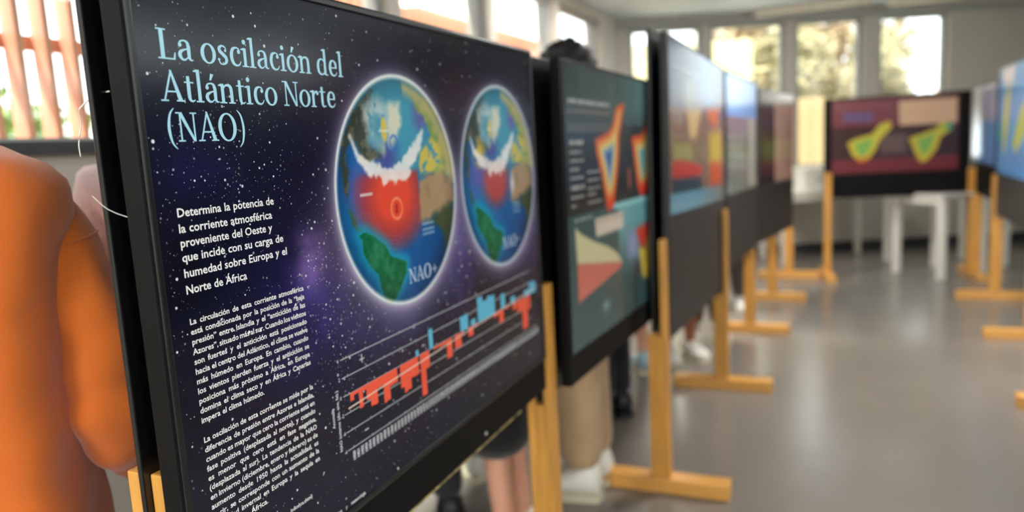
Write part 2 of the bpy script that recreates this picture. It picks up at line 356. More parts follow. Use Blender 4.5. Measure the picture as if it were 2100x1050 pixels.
def globe(A, u, v, cu, cv, r, variant=0):
    """a photographic-looking earth disc with clouds, a red high-pressure patch and a bright rim"""
    m = (np.abs(u - cu) < r * 1.5) & (np.abs(v - cv) < r * 1.5); X = (u[m] - cu) / r; Y = (v[m] - cv) / r
    B = A[m]; R = np.hypot(X, Y); base = B.copy()
    n1 = vnoise(X + 3, Y + 3, 5, 1); n2 = vnoise(X + 3, Y + 3, 14, 2)
    ar = np.clip(1 - np.hypot(X + 0.05, (Y - 0.66) * 0.9) / 0.72, 0, 1)
    G = np.array([22, 92, 158.]) + (n1[..., None] - 0.5) * 30
    G = blend(G, np.clip(1 - np.hypot(X + 0.62, Y + 0.3) / 0.5, 0, 1) * 0.7, (30, 135, 190))
    G = blend(G, np.clip(np.hypot(X - 0.25, Y + 0.65) < 9, 0, 1) * np.clip((X + 0.1) * 1.3, 0, 1) * np.clip(-Y * 1.5, 0, 1), (14, 62, 118))
    G = blend(G, np.clip(ar * 3, 0, 1) * 0.85, (72, 156, 178))
    G = blend(G, (np.clip(1 - np.hypot(X + 0.62, Y - 0.05) / 0.3, 0, 1) * 1.3), (88, 92, 168))
    G = blend(G, (np.clip(1 - np.hypot(X + 0.25, Y - 0.33) / 0.28, 0, 1) * 1.3), (70, 76, 150))
    Xw = X + (n2 - 0.5) * 0.10; Yw = Y + (n1 - 0.5) * 0.10
    G = softpoly(G, Xw, Yw, GL['NA'], (62, 70, 60), 0.05)
    G = blend(G, inpoly(Xw, Yw, GL['NA']) * (n2 > 0.56) * 0.6, (120, 112, 92))
    G = softpoly(G, Xw, Yw, [(-0.52, 0.74), (-0.3, 0.8), (-0.18, 0.72), (-0.2, 0.5), (-0.3, 0.36), (-0.46, 0.46), (-0.54, 0.6)], (190, 202, 202), 0.10, 0.85); G = blend(G, inpoly(Xw, Yw, GL['IC']) * np.clip((0.5 - n2) * 9, 0, 1) * 0.75, (70, 140, 160)); G = blend(G, np.clip(1 - np.hypot(X + 0.3, Y - 0.56) / 0.3, 0, 1) * np.clip((n1 - 0.5) * 9, 0, 1), (64, 140, 166))
    G = softpoly(G, Xw, Yw, [(-0.16, 0.76), (0.03, 0.76), (0.03, 0.58), (-0.06, 0.46), (-0.16, 0.40), (-0.2, 0.56)], (224, 216, 192), 0.07, 0.9); G = blend(G, (np.hypot((X + 0.24) * 2.2, Y - 0.53) < 0.1), (206, 186, 92)); G = blend(G, np.clip(1.2 - np.hypot((X + 0.27) * 2, Y - 0.38) / 0.09, 0, 1), (150, 170, 170))
    G = softpoly(G, Xw, Yw, GL['PUR'], (92, 96, 160), 0.12)
    G = softpoly(G, Xw, Yw, GL['ASIA'], (172, 172, 96), 0.05); G = blend(G, inpoly(Xw, Yw, GL['ASIA']) * np.clip((n1 - 0.5) * 6, 0, 1), (118, 152, 80)); G = blend(G, np.clip(1 - np.abs(R - 0.9) / 0.1, 0, 1) * (X > 0.1) * (Y > 0) * 0.8, (226, 210, 160))
    G = softpoly(G, Xw, Yw, GL['EU'], (204, 184, 84), 0.04); G = blend(G, inpoly(Xw, Yw, GL['EU']) * np.clip((n2 - 0.5) * 12, 0, 1), (60, 140, 170))
    G = softpoly(G, Xw, Yw, GL['AF'], (168, 138, 106), 0.05); G = blend(G, inpoly(Xw, Yw, GL['AF']) * np.clip((n1 - 0.5) * 4, 0, 1) * 0.5, (120, 100, 76))
    G = softpoly(G, Xw, Yw, GL['AF2'], (66, 78, 52), 0.08)
    G = softpoly(G, Xw, Yw, GL['CA'], (66, 96, 66), 0.03)
    # red patch: brightest near its ring, dark towards its edges
    sc = 1.0 if variant == 0 else 0.72; xr, yr = (X + 0.1) / sc, (Y + 0.05) / sc
    hr_ = np.hypot((xr + 0.06) / 0.56, (yr - 0.02) / 0.44); ri = np.clip((0.285 - X) / 0.03, 0, 1) * np.clip((0.2 - Y) / 0.06, 0, 1)
    core = np.clip(1.55 - 1.35 * hr_, 0, 1)
    if variant == 0:
        G = blend(G, ri * np.clip(2.6 - 2.2 * hr_, 0, 1) * 0.85, (104, 40, 66)); G = blend(G, ri * core, (226, 74, 54))
    else:
        G = blend(G, ri * np.clip(2.0 - 1.8 * hr_, 0, 1) * 0.9, (198, 70, 60))
        G = blend(G, np.clip(1.1 - np.hypot((X - 0.3) * 2.2, Y + 0.1) / 0.16, 0, 1), (220, 214, 220)); G = blend(G, np.clip(1.2 - np.hypot(X + 0.55, Y - 0.28) / 0.17, 0, 1) * (n2 > 0.42), (210, 178, 76))
    rr2 = np.hypot(X + 0.13, (Y + 0.14))
    if variant == 0:
        G = blend(G, np.clip(1 - np.abs(rr2 - 0.088) / 0.016, 0, 1), (250, 160, 110)); G = blend(G, (np.abs(X + 0.13) < 0.018) * (np.abs(Y + 0.14) < 0.045), (150, 30, 40))
    for k in range(7):
        rk = 0.34 + 0.045 * k; q = np.hypot(X + 0.16, (Y + 0.10) * 1.25); G = blend(G, np.clip(1 - np.abs(q - rk) / 0.008, 0, 1) * (Y < -0.12) * (Y > -0.5) * (X < 0.3) * 0.18, (215, 190, 200))
    G = blend(G, np.clip(1 - np.abs(np.hypot(X + 0.1, Y - 0.42) - 0.06) / 0.02, 0, 1) * (variant == 0), (50, 110, 190))
    # clouds
    cd, ct = segdist(X, Y + (0 if variant == 0 else 0.04), GL['CL']); wdt = (0.010 + 0.075 * np.sin(np.pi * np.clip(ct, 0, 1) ** 1.3)) * (0.8 + 2.0 * (n2 - 0.5)) + 0.008
    G = blend(G, np.clip((wdt - cd) / 0.03 + 0.5, 0, 1) * (0.8 + 0.2 * n1), (238, 232, 230))
    sd, _ = segdist(X, Y, GL['SA'], True); si = inpoly(X, Y, GL['SA'])
    G = blend(G, np.clip(1 - sd / 0.10, 0, 1) * ~si * 0.8, (24, 158, 186))
    Sg = np.array([28, 108, 72.]) + (n2[..., None] - 0.5) * 60; G = np.where(si[..., None], Sg, G)
    # printed captions
    G = rect(G, X, Y, -0.66, 0.008, -0.49, 0.026, (220, 218, 222), 0.8 if variant == 0 else 0)
    for k in range(3): G = rect(G, X, Y, 0.29, -0.34 - 0.045 * k, 0.50, -0.32 - 0.045 * k, (150, 180, 205), 0.75)
    G = rect(G, X, Y, -0.32, 0.51, -0.17, 0.535, (230, 230, 226), 0.6)
    G = G * (1 - 0.30 * np.clip((R - 0.75) / 0.25, 0, 1))[..., None]
    G = blend(G, np.clip(1 - np.abs(R - 0.985) / 0.036, 0, 1), (244, 240, 238) if variant == 0 else (214, 214, 220))
    inside = np.clip((1.0 - R) / 0.012 + 0.5, 0, 1)
    gl = np.exp(-np.clip(R - 1, 0, 9) / 0.06) * 0.55 + np.exp(-np.clip(R - 1, 0, 9) / 0.2) * 0.42 * np.clip(0.45 - Y * 0.9, 0.12, 1)
    base = blend(base, gl * (R >= 0.98) * (0.9 if variant == 0 else 0.8), (196, 184, 214))
    A[m] = base * (1 - inside[..., None]) + G * inside[..., None]
    return A
B1U0, B1V0, B1U1, B1V1 = 0.012, 0.762, 1.203, 1.542
def art_nao(U, V):
    u = B1U0 + U * (B1U1 - B1U0); v = B1V0 + V * (B1V1 - B1V0)
    n1 = vnoise(u + 1, v + 1, 5, 11); n2 = vnoise(u + 2, v + 2, 16, 12)
    A = np.zeros(U.shape + (3,)) + np.array([9, 12, 26.])
    A = blend(A, np.clip((n1 - 0.35) * 1.8, 0, 1) * 0.55, (24, 24, 66))
    neb = lambda x, y, rx, ry: np.exp(-(((u - x) / rx) ** 2 + ((v - y) / ry) ** 2))
    A = blend(A, neb(0.24, 1.09, 0.10, 0.10) * (0.35 + n2 * 0.8), (34, 30, 92))
    A = blend(A, neb(0.285, 1.165, 0.04, 0.045) * np.clip(n2 * 2.0 - 0.1, 0, 1), (156, 116, 186))
    A = blend(A, neb(0.30, 1.12, 0.06, 0.05) * n2 * 0.9, (70, 62, 150))
    A = blend(A, neb(0.35, 1.18, 0.05, 0.12) * n2 * 0.6, (86, 60, 96))
    A = blend(A, neb(0.75, 1.12, 0.09, 0.14) * (0.3 + n2 * 0.7), (74, 62, 132))
    A = blend(A, neb(1.12, 1.10, 0.12, 0.12) * (0.3 + n2 * 0.6), (80, 66, 128))
    A = blend(A, neb(0.45, 1.02, 0.16, 0.06) * (0.3 + n2 * 0.6), (64, 60, 120))
    A = blend(A, neb(0.10, 1.31, 0.10, 0.05) * n2 * 0.8, (30, 30, 84))
    A = blend(A, neb(0.36, 1.42, 0.10, 0.06) * 0.45, (60, 34, 44)); A = blend(A, neb(0.80, 1.43, 0.12, 0.07) * 0.5, (72, 36, 50))
    A = blend(A, neb(0.50, 0.84, 0.25, 0.03) * n1 * 0.5, (60, 36, 56))
    A = blend(A, np.clip(n1 * 2 - 1.25, 0, 1) * 0.8, (4, 5, 10))
    A = globe(A, u, v, 0.5515, 1.25, 0.2035, 0); A = globe(A, u, v, 0.9885, 1.25, 0.207, 1)
    return A

# ------------------------------------------------------------------ other prints
T1 = [(0.24, 0.75), (0.29, 0.76), (0.38, 0.78), (0.42, 0.81), (0.46, 0.88), (0.56, 0.9), (0.53, 0.84), (0.49, 0.75), (0.48, 0.67), (0.45, 0.58), (0.41, 0.48), (0.35, 0.46), (0.33, 0.49), (0.29, 0.61), (0.25, 0.69)]
T2 = [(0.62, 0.76), (0.75, 0.77), (0.82, 0.82), (0.84, 0.88), (0.95, 0.91), (0.92, 0.82), (0.87, 0.72), (0.85, 0.58), (0.8, 0.5), (0.72, 0.49), (0.68, 0.54), (0.65, 0.65)]
def island(A, X, Y, P, cols, w=0.03):
    d, _ = segdist(X, Y, P, True); i = inpoly(X, Y, P)
    for k, c in enumerate(cols): A = blend(A, i * np.clip((d - k * w) / 0.01, 0, 1), c)
    return A
def textrows(A, X, Y, x0, x1, y0, y1, n, c, a=0.8, seed=1):
    r = np.random.default_rng(seed)
    for k in range(n):
        yy = y1 - (k + 0.5) * (y1 - y0) / n; h = (y1 - y0) / n * 0.3; x = x0; end = x1 if k % 4 != 3 else x0 + (x1 - x0) * r.uniform(0.4, 0.8)
        while x < end:
            l = r.uniform(0.012, 0.035); A = rect(A, X, Y, x, yy - h / 2, min(x + l, end), yy + h / 2, c, a); x += l + 0.008
    return A
def art_b2(X, Y):
    n = vnoise(X, Y, 6, 31); A = np.zeros(X.shape + (3,)) + np.array([58, 74, 76.]) + (n[..., None] - 0.5) * 16
    A = blend(A, np.clip((X - 0.35) * 1.8, 0, 1) * np.clip((Y - 0.72) * 6, 0, 1), (104, 140, 140))  # lighter teal top: reflection painted into the print colour
    A = blend(A, (Y < 0.80) * (Y > 0.48) * np.clip(1.15 - X * 0.6, 0, 1), (44, 46, 50)); A = blend(A, np.exp(-((X - 0.12) / 0.2) ** 2 - ((Y - 0.76) / 0.035) ** 2) * 0.8, (46, 66, 92))
    A = rect(A, X, Y, 0.02, 0.775, 0.40, 0.80, (120, 122, 120), 0.55)
    A = rect(A, X, Y, 0.02, 0.842, 0.40, 0.846, (190, 150, 130), 0.5)
    A = blend(A, (Y < 0.485) * 1.0, (54, 84, 88)); A = blend(A, (Y < 0.485) * (X > 0.45) * np.clip((Y - 0.15) * 4, 0, 1), (104, 160, 168)); A = blend(A, (Y > 0.47) * (Y < 0.49) * (X > 0.4), (140, 200, 205))
    A = textrows(A, X, Y, 0.03, 0.14, 0.50, 0.75, 8, (200, 196, 190), 0.85, 3); A = textrows(A, X, Y, 0.17, 0.29, 0.50, 0.64, 5, (200, 196, 190), 0.8, 4)
    A = textrows(A, X, Y, 0.03, 0.39, 0.86, 0.895, 1, (196, 196, 190), 0.8, 8)
    A = island(A, X, Y, T1, [(214, 96, 50), (232, 160, 84), (224, 206, 130), (120, 160, 190), (60, 84, 150)], 0.019)
    A = island(A, X, Y, T2, [(220, 90, 48), (226, 150, 84), (214, 200, 130), (110, 170, 180)], 0.022); A = blend(A, np.exp(-((X - 0.76) / 0.07) ** 2 - ((Y - 0.52) / 0.04) ** 2) * inpoly(X, Y, T2), (220, 50, 40)); A = blend(A, np.exp(-((X - 0.38) / 0.05) ** 2 - ((Y - 0.49) / 0.04) ** 2) * inpoly(X, Y, T1), (226, 66, 44))
    A = softpoly(A, X, Y, [(0.57, 0.62), (0.60, 0.63), (0.60, 0.54), (0.575, 0.54)], (170, 90, 70), 0.02)
    A = softpoly(A, X, Y, [(0.22, 0.45), (0.5, 0.45), (0.5, 0.38), (0.23, 0.38)], (214, 200, 186), 0.01)
    A = textrows(A, X, Y, 0.24, 0.49, 0.39, 0.44, 3, (150, 110, 100), 0.7, 9); A = textrows(A, X, Y, 0.05, 0.2, 0.455, 0.475, 1, (200, 200, 196), 0.8, 5)
    A = softpoly(A, X, Y, [(0.05, 0.44), (0.1, 0.41), (0.2, 0.37), (0.33, 0.33), (0.42, 0.29), (0.48, 0.24), (0.22, 0.28), (0.06, 0.31)], (206, 200, 160), 0.008)
    A = softpoly(A, X, Y, [(0.06, 0.31), (0.48, 0.24), (0.46, 0.22), (0.23, 0.19), (0.06, 0.17)], (204, 112, 102), 0.008)
    A = softpoly(A, X, Y, [(0.55, 0.35), (0.67, 0.34), (0.66, 0.22), (0.55, 0.25)], (140, 150, 190), 0.06); A = softpoly(A, X, Y, [(0.62, 0.22), (0.7, 0.2), (0.7, 0.13), (0.62, 0.15)], (80, 76, 76), 0.04)
    A = softpoly(A, X, Y, [(0.84, 0.45), (0.96, 0.47), (0.86, 0.3), (0.84, 0.18), (0.78, 0.1), (0.72, 0.13), (0.68, 0.27), (0.75, 0.25), (0.82, 0.35)], (222, 196, 80), 0.02)
    A = softpoly(A, X, Y, [(0.65, 0.35), (0.84, 0.37), (0.77, 0.25), (0.69, 0.28)], (206, 66, 50), 0.02)
    A = blend(A, np.exp(-((X - 0.30) / 0.03) ** 2 - ((Y - 0.10) / 0.02) ** 2), (130, 160, 156)); A = rect(A, X, Y, 0.03, 0.03, 0.97, 0.036, (120, 128, 124), 0.7)
    return A
def art_b3(X, Y):
    n = vnoise(X, Y, 7, 41); A = np.zeros(X.shape + (3,)) + np.array([126, 98, 86.]) + (n[..., None] - 0.5) * 60
    A = blend(A, Y > 0.62, (84, 92, 118)); A = blend(A, np.exp(-((X - 0.66) / 0.16) ** 2) * (Y > 0.66), (78, 110, 166)); A = blend(A, np.exp(-((X - 0.3) / 0.08) ** 2 - ((Y - 0.72) / 0.12) ** 2) * 0.6, (170, 160, 140))
    A = textrows(A, X, Y, 0.06, 0.5, 0.84, 0.9, 2, (196, 196, 200), 0.6, 12); A = textrows(A, X, Y, 0.04, 0.2, 0.44, 0.6, 6, (196, 180, 170), 0.6, 13)
    A = softpoly(A, X, Y, [(0.25, 0.62), (0.51, 0.65), (0.41, 0.45), (0.3, 0.45)], (226, 190, 130), 0.06); A = softpoly(A, X, Y, [(0.58, 0.65), (0.92, 0.7), (0.79, 0.52)], (214, 100, 60), 0.06)
    A = softpoly(A, X, Y, [(0.04, 0.42), (0.32, 0.41), (0.35, 0.3), (0.04, 0.3)], (156, 150, 92), 0.05); A = softpoly(A, X, Y, [(0.03, 0.31), (0.2, 0.31), (0.5, 0.27), (0.5, 0.21), (0.04, 0.2)], (204, 52, 52), 0.02)
    A = softpoly(A, X, Y, [(0.02, 0.2), (0.5, 0.2), (0.5, 0.11), (0.03, 0.11)], (38, 58, 76), 0.02)
    A = softpoly(A, X, Y, [(0.67, 0.5), (0.94, 0.52), (0.93, 0.28), (0.67, 0.28)], (196, 160, 56), 0.06); A = softpoly(A, X, Y, [(0.67, 0.29), (0.93, 0.29), (0.93, 0.12), (0.68, 0.12)], (206, 76, 44), 0.06)
    A = blend(A, (Y < 0.11) * np.clip(1.3 - X, 0, 1), (96, 160, 190)); return A * 0.78 + 24  # whole print greyed: reflective haze painted into its colours
def art_b4(X, Y):
    n = vnoise(X, Y, 5, 51); A = np.zeros(X.shape + (3,)) + np.array([110, 116, 112.]) + (n[..., None] - 0.5) * 60
    A = blend(A, Y > 0.66, (112, 152, 206)); A = blend(A, (Y < 0.66) * np.clip((Y - 0.35) * 4, 0, 1), (124, 108, 118)); A = blend(A, np.exp(-((X - 0.82) / 0.12) ** 2) * (Y < 0.66) * 0.8, (190, 190, 178))
    return textrows(A, X, Y, 0.08, 0.6, 0.2, 0.55, 9, (190, 190, 186), 0.5, 14)
def art_b5(X, Y):
    n = vnoise(X, Y, 5, 61); A = np.zeros(X.shape + (3,)) + np.array([196, 160, 140.]) + (n[..., None] - 0.5) * 50  # pinkish beige base: warm glare painted into the print
    A = blend(A, X < 0.42, (56, 48, 50)); A = blend(A, (Y > 0.86) * 0.8, (130, 120, 110)); A = textrows(A, X, Y, 0.46, 0.95, 0.15, 0.8, 14, (150, 110, 100), 0.6, 15)
    return blend(A, (X > 0.9) * 0.5, (214, 120, 90))
I1 = [(0.12, 0.42), (0.19, 0.48), (0.32, 0.53), (0.38, 0.65), (0.47, 0.70), (0.49, 0.60), (0.4, 0.46), (0.35, 0.28), (0.3, 0.18), (0.23, 0.14), (0.16, 0.25)]
I2 = [(0.61, 0.45), (0.7, 0.49), (0.82, 0.56), (0.86, 0.64), (0.95, 0.64), (0.96, 0.54), (0.87, 0.44), (0.84, 0.28), (0.77, 0.13), (0.71, 0.1), (0.66, 0.23)]
def art_b6(X, Y):
    n = vnoise(X, Y, 5, 71); A = np.zeros(X.shape + (3,)) + np.array([84, 40, 44.]) + (n[..., None] - 0.5) * 26
    A = blend(A, (Y > 0.65) * (X < 0.52), (124, 62, 68)); A = blend(A, (Y < 0.6) * (Y > 0.2) * (X > 0.02), (62, 42, 42)); A = blend(A, (Y < 0.18), (118, 48, 54))
    A = softpoly(A, X, Y, [(0.09, 0.83), (0.33, 0.81), (0.33, 0.69), (0.09, 0.71)], (104, 84, 128), 0.03); A = textrows(A, X, Y, 0.04, 0.47, 0.84, 0.95, 2, (170, 110, 112), 0.7, 16)
    A = softpoly(A, X, Y, [(0.38, 0.5), (0.6, 0.51), (0.6, 0.25), (0.39, 0.25)], (104, 80, 76), 0.04)
    A = softpoly(A, X, Y, [(0.53, 0.95), (0.985, 0.95), (0.985, 0.62), (0.54, 0.62)], (226, 184, 148), 0.01); A = textrows(A, X, Y, 0.55, 0.96, 0.66, 0.92, 6, (190, 140, 116), 0.6, 17)
    for P in (I1, I2): A = island(A, X, Y, P, [(214, 186, 60), (196, 200, 66), (110, 176, 96), (150, 190, 70)], 0.03)
    A = blend(A, np.exp(-((X - 0.25) / 0.06) ** 2 - ((Y - 0.16) / 0.05) ** 2) * inpoly(X, Y, I1), (222, 110, 44)); A = blend(A, np.exp(-((X - 0.94) / 0.04) ** 2 - ((Y - 0.58) / 0.06) ** 2) * inpoly(X, Y, I2), (60, 150, 130))
    return A * 0.86 + 10  # contrast lowered and lifted: haze painted into this print
def art_b7(X, Y):
    n = vnoise(X, Y, 5, 81); A = np.zeros(X.shape + (3,)) + np.array([96, 150, 204.]) + (n[..., None] - 0.5) * 40
    P = [(0.16, 0.5), (0.22, 0.72), (0.34, 0.86), (0.42, 0.95), (0.36, 0.7), (0.34, 0.45), (0.28, 0.2), (0.2, 0.18)]
    A = island(A, X, Y, P, [(170, 176, 96), (206, 196, 80)], 0.03); A = softpoly(A, X, Y, [(0.03, 0.42), (0.12, 0.44), (0.12, 0.3), (0.04, 0.28)], (96, 170, 150), 0.05)
    A = softpoly(A, X, Y, [(0.5, 0.3), (0.7, 0.6), (0.9, 0.7), (0.85, 0.4), (0.6, 0.2)], (180, 180, 96), 0.03); A = softpoly(A, X, Y, [(0.1, 1.0), (0.5, 1.0), (0.45, 0.84), (0.14, 0.84)], (224, 206, 212), 0.1)
    return A
def art_b8(X, Y):
    n = vnoise(X, Y, 4, 91); A = np.zeros(X.shape + (3,)) + np.array([158, 156, 176.]) + (n[..., None] - 0.5) * 30
    return blend(A, (Y < 0.55) * (X > 0.3) * 0.8, (90, 140, 200))
def art_dark(seed, c1, c2):
    def f(X, Y):
        n = vnoise(X, Y, 6, seed); A = np.zeros(X.shape + (3,)) + np.array(c1, float) + (n[..., None] - 0.5) * 20
        A = blend(A, (Y < 0.6) * (X > 0.5) * np.clip(n * 2 - 0.4, 0, 1), c2); return textrows(A, X, Y, 0.06, 0.42, 0.15, 0.75, 12, (180, 180, 180), 0.7, seed)
    return f

# ------------------------------------------------------------------ serif lettering drawn stroke by stroke (units: mm)
def catmull(P, k=7):
    out = []; n = len(P)
    for i in range(n - 1):
        p0, p1, p2, p3 = P[max(i - 1, 0)], P[i], P[i + 1], P[min(i + 2, n - 1)]
        for j in range(k):
            t = j / k; out.append(tuple(0.5 * (2 * p1[a] + (p2[a] - p0[a]) * t + (2 * p0[a] - 5 * p1[a] + 4 * p2[a] - p3[a]) * t * t + (3 * p1[a] - p0[a] - 3 * p2[a] + p3[a]) * t ** 3) for a in range(len(p1))))
    out.append(tuple(P[-1])); return out
class Ink:
    def __init__(s): s.q = []                       # list of 2-D polygons
    def stroke(s, P):                               # P: (x, y, width)
        P = catmull(P); L = []; R = []
        for i, (x, y, wd) in enumerate(P):
            a = P[max(i - 1, 0)]; b = P[min(i + 1, len(P) - 1)]; dx, dy = b[0] - a[0], b[1] - a[1]; l = math.hypot(dx, dy) or 1
            L.append((x - dy / l * wd / 2, y + dx / l * wd / 2)); R.append((x + dy / l * wd / 2, y - dx / l * wd / 2))
        for i in range(len(L) - 1): s.q.append([R[i], R[i + 1], L[i + 1], L[i]])
        return s
    def r(s, x0, y0, x1, y1): s.q.append([(x0, y0), (x1, y0), (x1, y1), (x0, y1)]); return s
    def p(s, *pts): s.q.append(list(pts)); return s
    def dot(s, x, y, r): s.q.append([(x + r * math.cos(a * math.pi / 6), y + r * 1.1 * math.sin(a * math.pi / 6)) for a in range(12)]); return s
    def ring(s, x, y, rx, ry, st, th):
        n = 28
        for k in range(n):
            a, b = 2 * math.pi * k / n, 2 * math.pi * (k + 1) / n; o = lambda t: (x + rx * math.cos(t), y + ry * math.sin(t)); i = lambda t: (x + (rx - st) * math.cos(t), y + (ry - th) * math.sin(t))
            s.q.append([o(a), o(b), i(b), i(a)])
        return s
def flag(k, x, y): return k.p((x - 2.4, y), (x - 6.2, y - 1.6), (x - 6.2, y - 2.8), (x - 2.4, y - 3.2))
def foot(k, x, w=10.5, y=0): return k.r(x - w / 2, y, x + w / 2, y + 1.7)
def gl_i(): k = Ink().r(3.2, 0, 7.8, 24); flag(k, 5.6, 24); return foot(k, 5.6)
def gl_a():
    k = Ink().stroke([(4.2, 18, 2.2), (5.8, 21.8, 2.2), (10.5, 23.4, 2.0), (14.6, 21.6, 3.6), (16, 16.5, 4.6), (16, 10, 4.6), (16.2, 4, 4.0), (18.4, 1.4, 2.2), (21, 1.6, 1.2)])
    k.dot(5.2, 18.3, 2.4); return k.stroke([(15.6, 14.2, 1.6), (10.5, 13, 2.2), (5.2, 10, 4.0), (4.2, 5.8, 4.6), (7, 1.7, 3.0), (11, 1.6, 1.8), (15.4, 5.4, 1.4)])
def gl_o(): return Ink().ring(11.5, 11.8, 10.8, 12.4, 5.0, 2.0)
def acute(k, x): return k.p((x - 1, 27.2), (x + 1.2, 26.8), (x + 5.6, 34.2), (x + 1.0, 35.4))
def gl_n():
    k = gl_i(); k.stroke([(6.5, 17.5, 1.6), (9.5, 21.6, 2.2), (13.6, 22.6, 3.0), (17.6, 20.4, 4.4), (18.6, 14, 4.7), (18.6, 0.2, 4.7)]); return foot(k, 18.6, 10)
def glyphs():
    G = {}
    k = Ink().r(4.2, 0, 9.2, 34); foot(k, 6.7, 12, 32.3); foot(k, 6.7, 12); k.r(6, 0, 21.5, 1.8); k.p((18.8, 0), (21.8, 0), (22.8, 8.5), (21.4, 8.5)); G['L'] = (k, 24)
    G['a'] = (gl_a(), 21.5); G['á'] = (acute(gl_a(), 10.5), 21.5)
    G['o'] = (gl_o(), 23); G['ó'] = (acute(gl_o(), 10.5), 23)
    k = Ink().stroke([(14.2, 17, 1.4), (13.4, 21.4, 2.0), (9, 23.2, 2.2), (5, 20.4, 4.2), (5.6, 16.4, 4.6), (9.5, 13, 4.8), (13.6, 9, 4.6), (13.8, 4.2, 4.0), (9.6, 1.0, 2.2), (5, 1.6, 2.0), (2.8, 6.6, 1.4)]); k.dot(13.4, 17.6, 1.6).dot(3.3, 6.2, 1.7); G['s'] = (k, 18)
    k = Ink().stroke([(16.6, 17.8, 2.0), (15.8, 21.6, 2.0), (11.6, 23.2, 2.2), (6.4, 20.4, 4.2), (4.2, 12, 5.0), (6.4, 3.6, 4.2), (11.8, 1.0, 2.4), (15.8, 2.6, 1.8), (18.2, 6.6, 1.3)]); k.dot(15.6, 18.4, 2.5); G['c'] = (k, 19.5)
    k = gl_i(); k.dot(5.4, 31.6, 2.9); G['i'] = (k, 11.5)
    k = Ink().r(3.2, 0, 7.8, 38.5); flag(k, 5.6, 38.5); foot(k, 5.6); G['l'] = (k, 11.5)
    G['n'] = (gl_n(), 25)
    k = Ink().r(16.2, 1, 20.8, 38.5); flag(k, 18.6, 38.5); k.r(18, 0, 24.4, 1.7)
    k.stroke([(18, 18.5, 1.6), (14.6, 22.4, 2.0), (10.5, 23.2, 2.2), (5.8, 19.8, 4.2), (4.0, 11.8, 5.0), (5.8, 3.8, 4.2), (10.5, 1.0, 2.4), (14.8, 2.2, 2.0), (18, 6, 1.6)]); G['d'] = (k, 25)
    k = Ink().stroke([(17, 12.4, 3.6), (16.2, 19.4, 4.2), (11.6, 23.2, 2.2), (6.4, 20.4, 4.2), (4.2, 12, 5.0), (6.4, 3.6, 4.2), (11.8, 1.0, 2.4), (16, 2.6, 1.8), (18.6, 6.4, 1.3)]); k.r(4, 11.6, 18.6, 13.4); G['e'] = (k, 21)
    k = Ink().p((3.2, 1), (5.4, 1), (15.6, 32), (14, 35)); k.p((13.2, 35.5), (15.8, 35.5), (27.4, 1), (21.8, 1)); k.r(7, 10.2, 22, 12); foot(k, 4.5, 9.5); foot(k, 24.6, 11); G['A'] = (k, 29.5)
    k = Ink().stroke([(7, 30, 4.0), (7, 20, 4.6), (7, 7, 4.6), (8, 2.4, 3.6), (11, 1.0, 2.0), (14.4, 2.6, 1.3)]); k.r(1.6, 21.8, 14, 23.5); k.p((4.6, 23), (7, 23), (7, 30), (6, 30)); G['t'] = (k, 15.5)
    k = Ink().r(4.8, 0, 7, 33); k.p((3.4, 34), (8.8, 34), (26.2, 0), (22.6, 0)); k.r(23.8, 0, 26, 34); foot(k, 5.8, 9.5); foot(k, 24.9, 9.5, 32.3); foot(k, 4.6, 9, 32.3); G['N'] = (k, 30)
    k = gl_i(); k.stroke([(7, 17, 1.6), (9.6, 21.4, 2.4), (13, 22.6, 2.6), (15.4, 20.6, 2.2)]); k.dot(14.4, 20.2, 2.5); G['r'] = (k, 17)
    G['O'] = (Ink().ring(16, 16.8, 14.6, 17.8, 5.4, 2.0), 32)
    G['('] = (Ink().stroke([(12.6, 38.5, 1.0), (6.6, 31, 2.6), (3.8, 15, 3.8), (6.6, -1, 2.6), (12.6, -8.5, 1.0)]), 14)
    G[')'] = (Ink().stroke([(1.4, 38.5, 1.0), (7.4, 31, 2.6), (10.2, 15, 3.8), (7.4, -1, 2.6), (1.4, -8.5, 1.0)]), 14)
    k = Ink().r(13, 6, 15.2, 26); k.r(4, 15, 24, 17.2); G['+'] = (k, 26)
    k = Ink().r(4, 15, 20, 17.4); G['-'] = (k, 24)
    G[' '] = (Ink(), 9.5)
    return G
GLY = glyphs()
def serif(b, text, u0, u1, base, y, unit=0.001, ht=1.0):
    tot = sum(GLY[c][1] for c in text); sx = (u1 - u0) / tot; x = 0; e = 0
    for c in text:
        for q in GLY[c][0].q:
            yy = y - e * 1e-7; e += 1
            b.add([(u0 + (x + px) * sx, yy, base + py * unit * ht) for px, py in q], [tuple(range(len(q)))])
        x += GLY[c][1]
